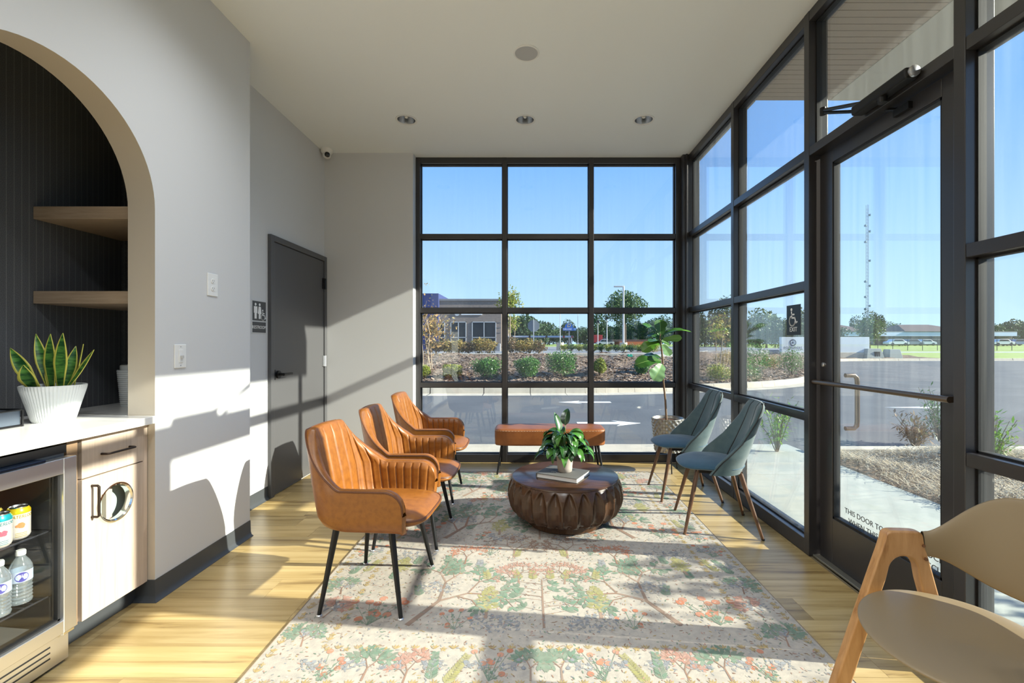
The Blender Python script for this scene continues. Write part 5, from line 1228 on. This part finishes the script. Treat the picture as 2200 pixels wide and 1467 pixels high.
# blue arched shop sign
t = thing('arched_sign', 'blue arched roadside sign with a yellow letter D on a tall post', 'sign', gz(1219, 58, .75)); O = Vector(t.location)
q = lambda px: (px-CX)*58/F-O.x
zz = lambda py: H-(py-CY)*58/F-O.z
sb = M('sign_blue', (.01, .11, .42), .5)
MB().prism([(q(1222)+.52*math.cos(pi*k/20), zz(704)+.62*math.sin(pi*k/20)) for k in range(21)], lambda u, v, d: (u, d, v), 0, .2).build('arch_panel', sb, t)
MB().box(q(1209.5), q(1238), 0, .2, zz(710), zz(704)).build('name_panel', sb, t)
m = MB(); text(m, 'DELUXE', .30, (q(1219), -.01, zz(707.2)), (1, 0, 0), (0, 0, 1), m=0); m.build('lettering', white_v, t)
m = MB(); text(m, 'D', .62, (q(1222.5), -.01, zz(699.5)), (1, 0, 0), (.2, 0, 1), m=0); m.build('letter', M('sign_yellow', (.75, .55, .05), .5), t)
MB().box(q(1233), q(1237.5), -.012, 0, zz(709), zz(705)).build('small_panel', M('sign_dim', (.15, .3, .5), .5), t)
MB().box(q(1223)-.08, q(1223)+.08, .05, .15, 0, zz(710)).build('post', roofc, t)
# height bar across the drive-through
t = thing('clearance_bar', 'long silver horizontal bar with dark lamps across the drive beyond the bank', 'barrier', gz(1160, 44, .75)); O = Vector(t.location); zb = H-(723.5-CY)*44/F-O.z; q = lambda px: (px-CX)*44/F-O.x
MB().tube([(q(1085), 0, zb), (q(1232), 0, zb)], .10, 12).build('bar', M('galvanised', (.42, .47, .55), .4, .5), t, smooth=True)
for px, c in ((1100, black), (1138, black), (1174, black), (1211, M('red_lamp', (.25, .02, .02), .4)), (1229, M('red_lamp', (.25, .02, .02), .4))): MB().tube([(q(px), -.16, zb), (q(px), -.05, zb)], .11, 14).build('lamp', c, t)
for px in (1092, 1228): MB().box(q(px)-.06, q(px)+.06, .02, .12, 0, zb).build('post', alu, t)
# lamp posts and poles
def pole(label, px, Y, py_top, r_, head=None, base=False, name='lamp_post'):
    P = gz(px, Y, .75); t = thing(name, label, 'lamp post' if head else 'pole', P); zt = H-(py_top-CY)*Y/F-P.z
    MB().tube([(0, 0, 0), (0, 0, zt)], [r_, r_*.75], 10).build('pole', alu, t, smooth=True)
    if head == 'arm': MB().box(-.75, -.05, -.12, .12, zt-.10, zt).build('lamp_head', alu, t, bevel=.02)
    if head == 'box': MB().box(-.22, .22, -.2, .2, zt-.1, zt+.28).build('lamp_head', black, t, bevel=.04)
    if base: MB().tube([(0, 0, -.1), (0, 0, .62)], .30, 18).build('footing', conc_edge, t)
    return t
pole('tall grey lamp post with an arm lamp in front of the round tree', 1339.5, 36, 614, .085, 'arm', True)
pole('dark lamp post left of the round tree, nearer one', 1304, 60, 684, .07, 'box'); pole('dark lamp post left of the round tree, farther one', 1284.5, 74, 692, .07, 'box')
pole('slim white flagpole with a white base beside the arched sign', 1203.5, 36, 672, .035, None, True, 'flagpole'); pole('thin white pole to the right of the arched sign', 1241.5, 44, 672, .03, None, False, 'flagpole')
# monument sign
MY = 38.6
t = thing('monument_sign', 'wide white monument sign with a round emblem at the end of the bank', 'sign', gz(1774, MY, .18)); O = Vector(t.location); q = lambda px: (px-CX)*MY/F-O.x; zz = lambda py: H-(py-CY)*MY/F-O.z
MB().box(q(1679), q(1868), 0, .35, zz(757), zz(724)).build('panel', M('sign_panel', (.68, .72, .72), .6), t, bevel=.02)
MB().box(q(1676), q(1872), -.05, .4, -.4, zz(757)).build('base', conc_edge, t, bevel=.02)
m = MB(); m.grid(lambda u, v: (q(1703.5)+lerp(.20, .29, v)*math.cos(u*6.2832), -.012, zz(736)+lerp(.20, .29, v)*math.sin(u*6.2832)), 24, 2); m.prism([(q(1703.5)+.12*math.cos(2*pi*k/3+pi/2), zz(736)+.12*math.sin(2*pi*k/3+pi/2)) for k in range(3)], lambda u, v, d: (u, d, v), -.015, 0)
navy = M('navy_ink', (.02, .04, .10), .5); m.build('emblem', navy, t)
m = MB(); text(m, 'FOUNDERS', .31, (q(1703.5), -.01, zz(747.5)), (1, 0, 0), (0, 0, 1)); m.build('lettering', navy, t)
# utility cabinets
for px, a, c in ((1873, 'left, next to the monument sign', 1), (1913, 'right, at the edge of the lawn', 0)):
    P = gz(px+(-1 if c else 3), 38.6, -.0); t = thing('utility_cabinet', 'tapered concrete utility cabinet on the %s' % a, 'cabinet', P, 0, 'utility cabinets by the road'); m = MB()
    w0, w1, h_ = (.76, .56, .86) if c else (.58, .44, .80)
    v = [(-w0, -.5, 0), (w0, -.5, 0), (w0, .5, 0), (-w0, .5, 0), (-w1, -.35, h_), (w1, -.35, h_), (w1, .35, h_), (-w1, .35, h_)]
    m.add(v, [(0, 1, 2, 3), (4, 5, 6, 7), (0, 1, 5, 4), (1, 2, 6, 5), (2, 3, 7, 6), (3, 0, 4, 7)]).build('shell', M('pale_cabinet', (.30, .33, .30), .8), t, bevel=.03)
    for k in range(3 if c else 0): MB().box(-.05+k*.17, .05+k*.17, -.47, -.38, .2, .6).build('vent_slot', black, t)
# school-like building on the right
BY2 = 122.
t = thing('school_building', 'long low building with a white band and brown hipped roofs across the road', 'building', gz(1930, BY2, .6)); O = Vector(t.location); q = lambda px: (px-CX)*BY2/F-O.x; zz = lambda py: H-(py-CY)*BY2/F-O.z
MB().box(q(1740), q(2175), 0, 15, -.6, zz(714)).build('wall', M('dark_brick', (.10, .085, .08), .8), t)  # wall in one even dark brown
MB().box(q(1740), q(2175), -1.2, 0, zz(722), zz(714)).build('white_band', M('white_band', (.52, .60, .80), .6), t)
MB().box(q(1740), q(2175), -1.2, 14, zz(714), zz(712)).build('eave', roofc, t)
def hip(a, b_, zt, ins, y1=16):
    x0, x1 = q(a), q(b_); z0, z1 = zz(712), zz(zt); m = MB(); m.add([(x0, -1.5, z0), (x1, -1.5, z0), (x1, y1, z0), (x0, y1, z0), (x0+ins, y1*.45, z1), (x1-ins, y1*.45, z1)], [(0, 1, 5, 4), (1, 2, 5), (2, 3, 4, 5), (3, 0, 4), (0, 1, 2, 3)]); m.build('roof', M('brown_shingle', (.085, .05, .04), .85), t)
hip(1770, 1880, 696, 4); hip(1935, 2085, 695, 5)
for k in range(8): MB().box(q(1815+k*45)-.12, q(1815+k*45)+.12, -1.1, -.9, -.3, zz(714)).build('column', black, t)
t = thing('chain_link_fence', 'chain link fence on dark posts in front of the school building', 'fence', gz(1900, 80, .05)); O = Vector(t.location)
q = lambda px: (px-CX)*80/F-O.x
for k in range(22): MB().tube([(q(1790+k*32), 0, -.1), (q(1790+k*32), 0, 2.0)], .045, 6).build('post', black, t)
MB().tube([(q(1790), 0, 1.98), (q(2462), 0, 1.98)], .03, 6).build('top_rail', roofc, t)
m = MB()
for k in range(6): m.tube([(q(1790), 0, .2+k*.3), (q(2462), 0, .2+k*.3)], .008, 4)
o = m.build('wire', roofc, t); o['kind'] = 'stuff'
# radio tower
TY = 165.; t = thing('radio_tower', 'tall lattice radio tower with small antennas behind the school', 'tower', gz(1863.5, TY, 0)); O = Vector(t.location); zz = lambda py: H-(py-CY)*TY/F
m = MB(); zt = zz(440); wv = .42
for a in (0, 2.094, 4.189): m.tube([(wv*math.cos(a), wv*math.sin(a), 0), (wv*math.cos(a), wv*math.sin(a), zt)], .07, 5)
k = 0
while k*1.2 < zt-1.2:
    for a in (0, 2.094, 4.189): b_ = a+2.094; m.tube([(wv*math.cos(a), wv*math.sin(a), k*1.2), (wv*math.cos(b_), wv*math.sin(b_), k*1.2+1.2)], .035, 4)
    k += 1
tm = M('tower_steel', (.20, .26, .32), .6, .3); m.build('lattice_mast', tm, t)
for py, s_ in ((462, 1), (485, -1), (497, 1), (520, -1), (560, 1), (605, -1), (614, 1), (638, -1), (657, 1), (664, -1)):
    MB().tube([(s_*.5, 0, zz(py)), (s_*.95, -.2, zz(py))], [.35, .45], 10).build('antenna', tm, t)
# parked cars and trucks, far away
def car(label, px, Y, z, L_, col, h_=1.45, group='cars parked in the distance'):
    t = thing('parked_car', label, 'car', gz(px, Y, z), 0, group); pm = M('car_paint', col, .3, .1, coat=.5); hl = L_/2
    prof = [(-hl, .35), (-hl, .75), (-hl*.92, .88), (-hl*.62, .95), (-hl*.42, h_), (hl*.30, h_), (hl*.62, .98), (hl*.95, .82), (hl, .65), (hl, .35)]
    MB().prism(prof, lambda u, v, d: (u, d, v), -.85, .85).build('body', pm, t, bevel=.06); MB().prism([(-hl*.56, .98), (-hl*.40, h_-.08), (hl*.28, h_-.08), (hl*.54, .98)], lambda u, v, d: (u, d, v), -.87, .87).build('window_band', dk_glass, t)
    for sx in (-.62, .62):
        for sy in (-1, 1): MB().tube([(sx*hl, sy*.68, .33), (sx*hl, sy*.88, .33)], .33, 16).build('wheel', black, t)
for i, (px, Y, z, c, lb) in enumerate(((1300, 110, .80, (.6, .62, .65), 'white car parked left of the lamp post beyond the hedge'), (1322, 118, .80, (.55, .6, .65), 'silver car parked just left of the lamp post'), (1395, 112, .80, (.6, .6, .6), 'white car parked behind the fig leaves'),
                                    (1925, 97, .8, (.7, .72, .75), 'white car parked in front of the school building, left'), (1958, 101, .8, (.12, .16, .2), 'dark car parked in front of the school building, middle'), (1986, 105, .8, (.55, .6, .65), 'silver car parked in front of the school building, right'), (2150, 97, .8, (.65, .67, .7), 'white car parked at the far right beyond the lawn'), (2185, 101.5, .8, (.15, .2, .35), 'blue car parked at the far right edge'))):
    car(lb, px, Y, z, 4.4, c)
t = thing('delivery_truck', 'red delivery truck parked beyond the hedge', 'truck', gz(1279, 112, .80)); MB().box(-1.5, 1.6, -1, 1, .5, 2.6).build('box_body', M('truck_red', (.35, .03, .03), .5), t, bevel=.05); MB().box(1.65, 2.9, -1, 1, .5, 1.9).build('cab', M('truck_dark', (.05, .05, .06), .4), t, bevel=.1)
for x in (-.9, 2.2): MB().tube([(x, -1.05, .45), (x, -.8, .45)], .45, 14).build('wheel', black, t)
t = thing('low_red_building', 'low building with a red brick wall and dark roof behind the fig', 'building', gz(1366, 100, .80)); MB().box(-3.6, 4, 0, 6, -.1, .9).build('wall', M('orange_red', (.50, .13, .06), .7), t); MB().box(-5, 4, 1, 8, .9, 1.4).build('roof', M('dark_roof', (.10, .07, .06), .8), t)
tag(MB().box(-.11, .11, -.1, .1, 0, .10).box(-.09, -.04, -.1, .1, .10, .13).box(.04, .09, -.1, .1, .10, .13).build('drain_cap', M('green_plastic', (.02, .42, .25), .5), bevel=.02), 'small bright green utility cover on the bank beside the fig', 'cover').location = on_bank(1353, 766)+Vector((0, 0, -.02))
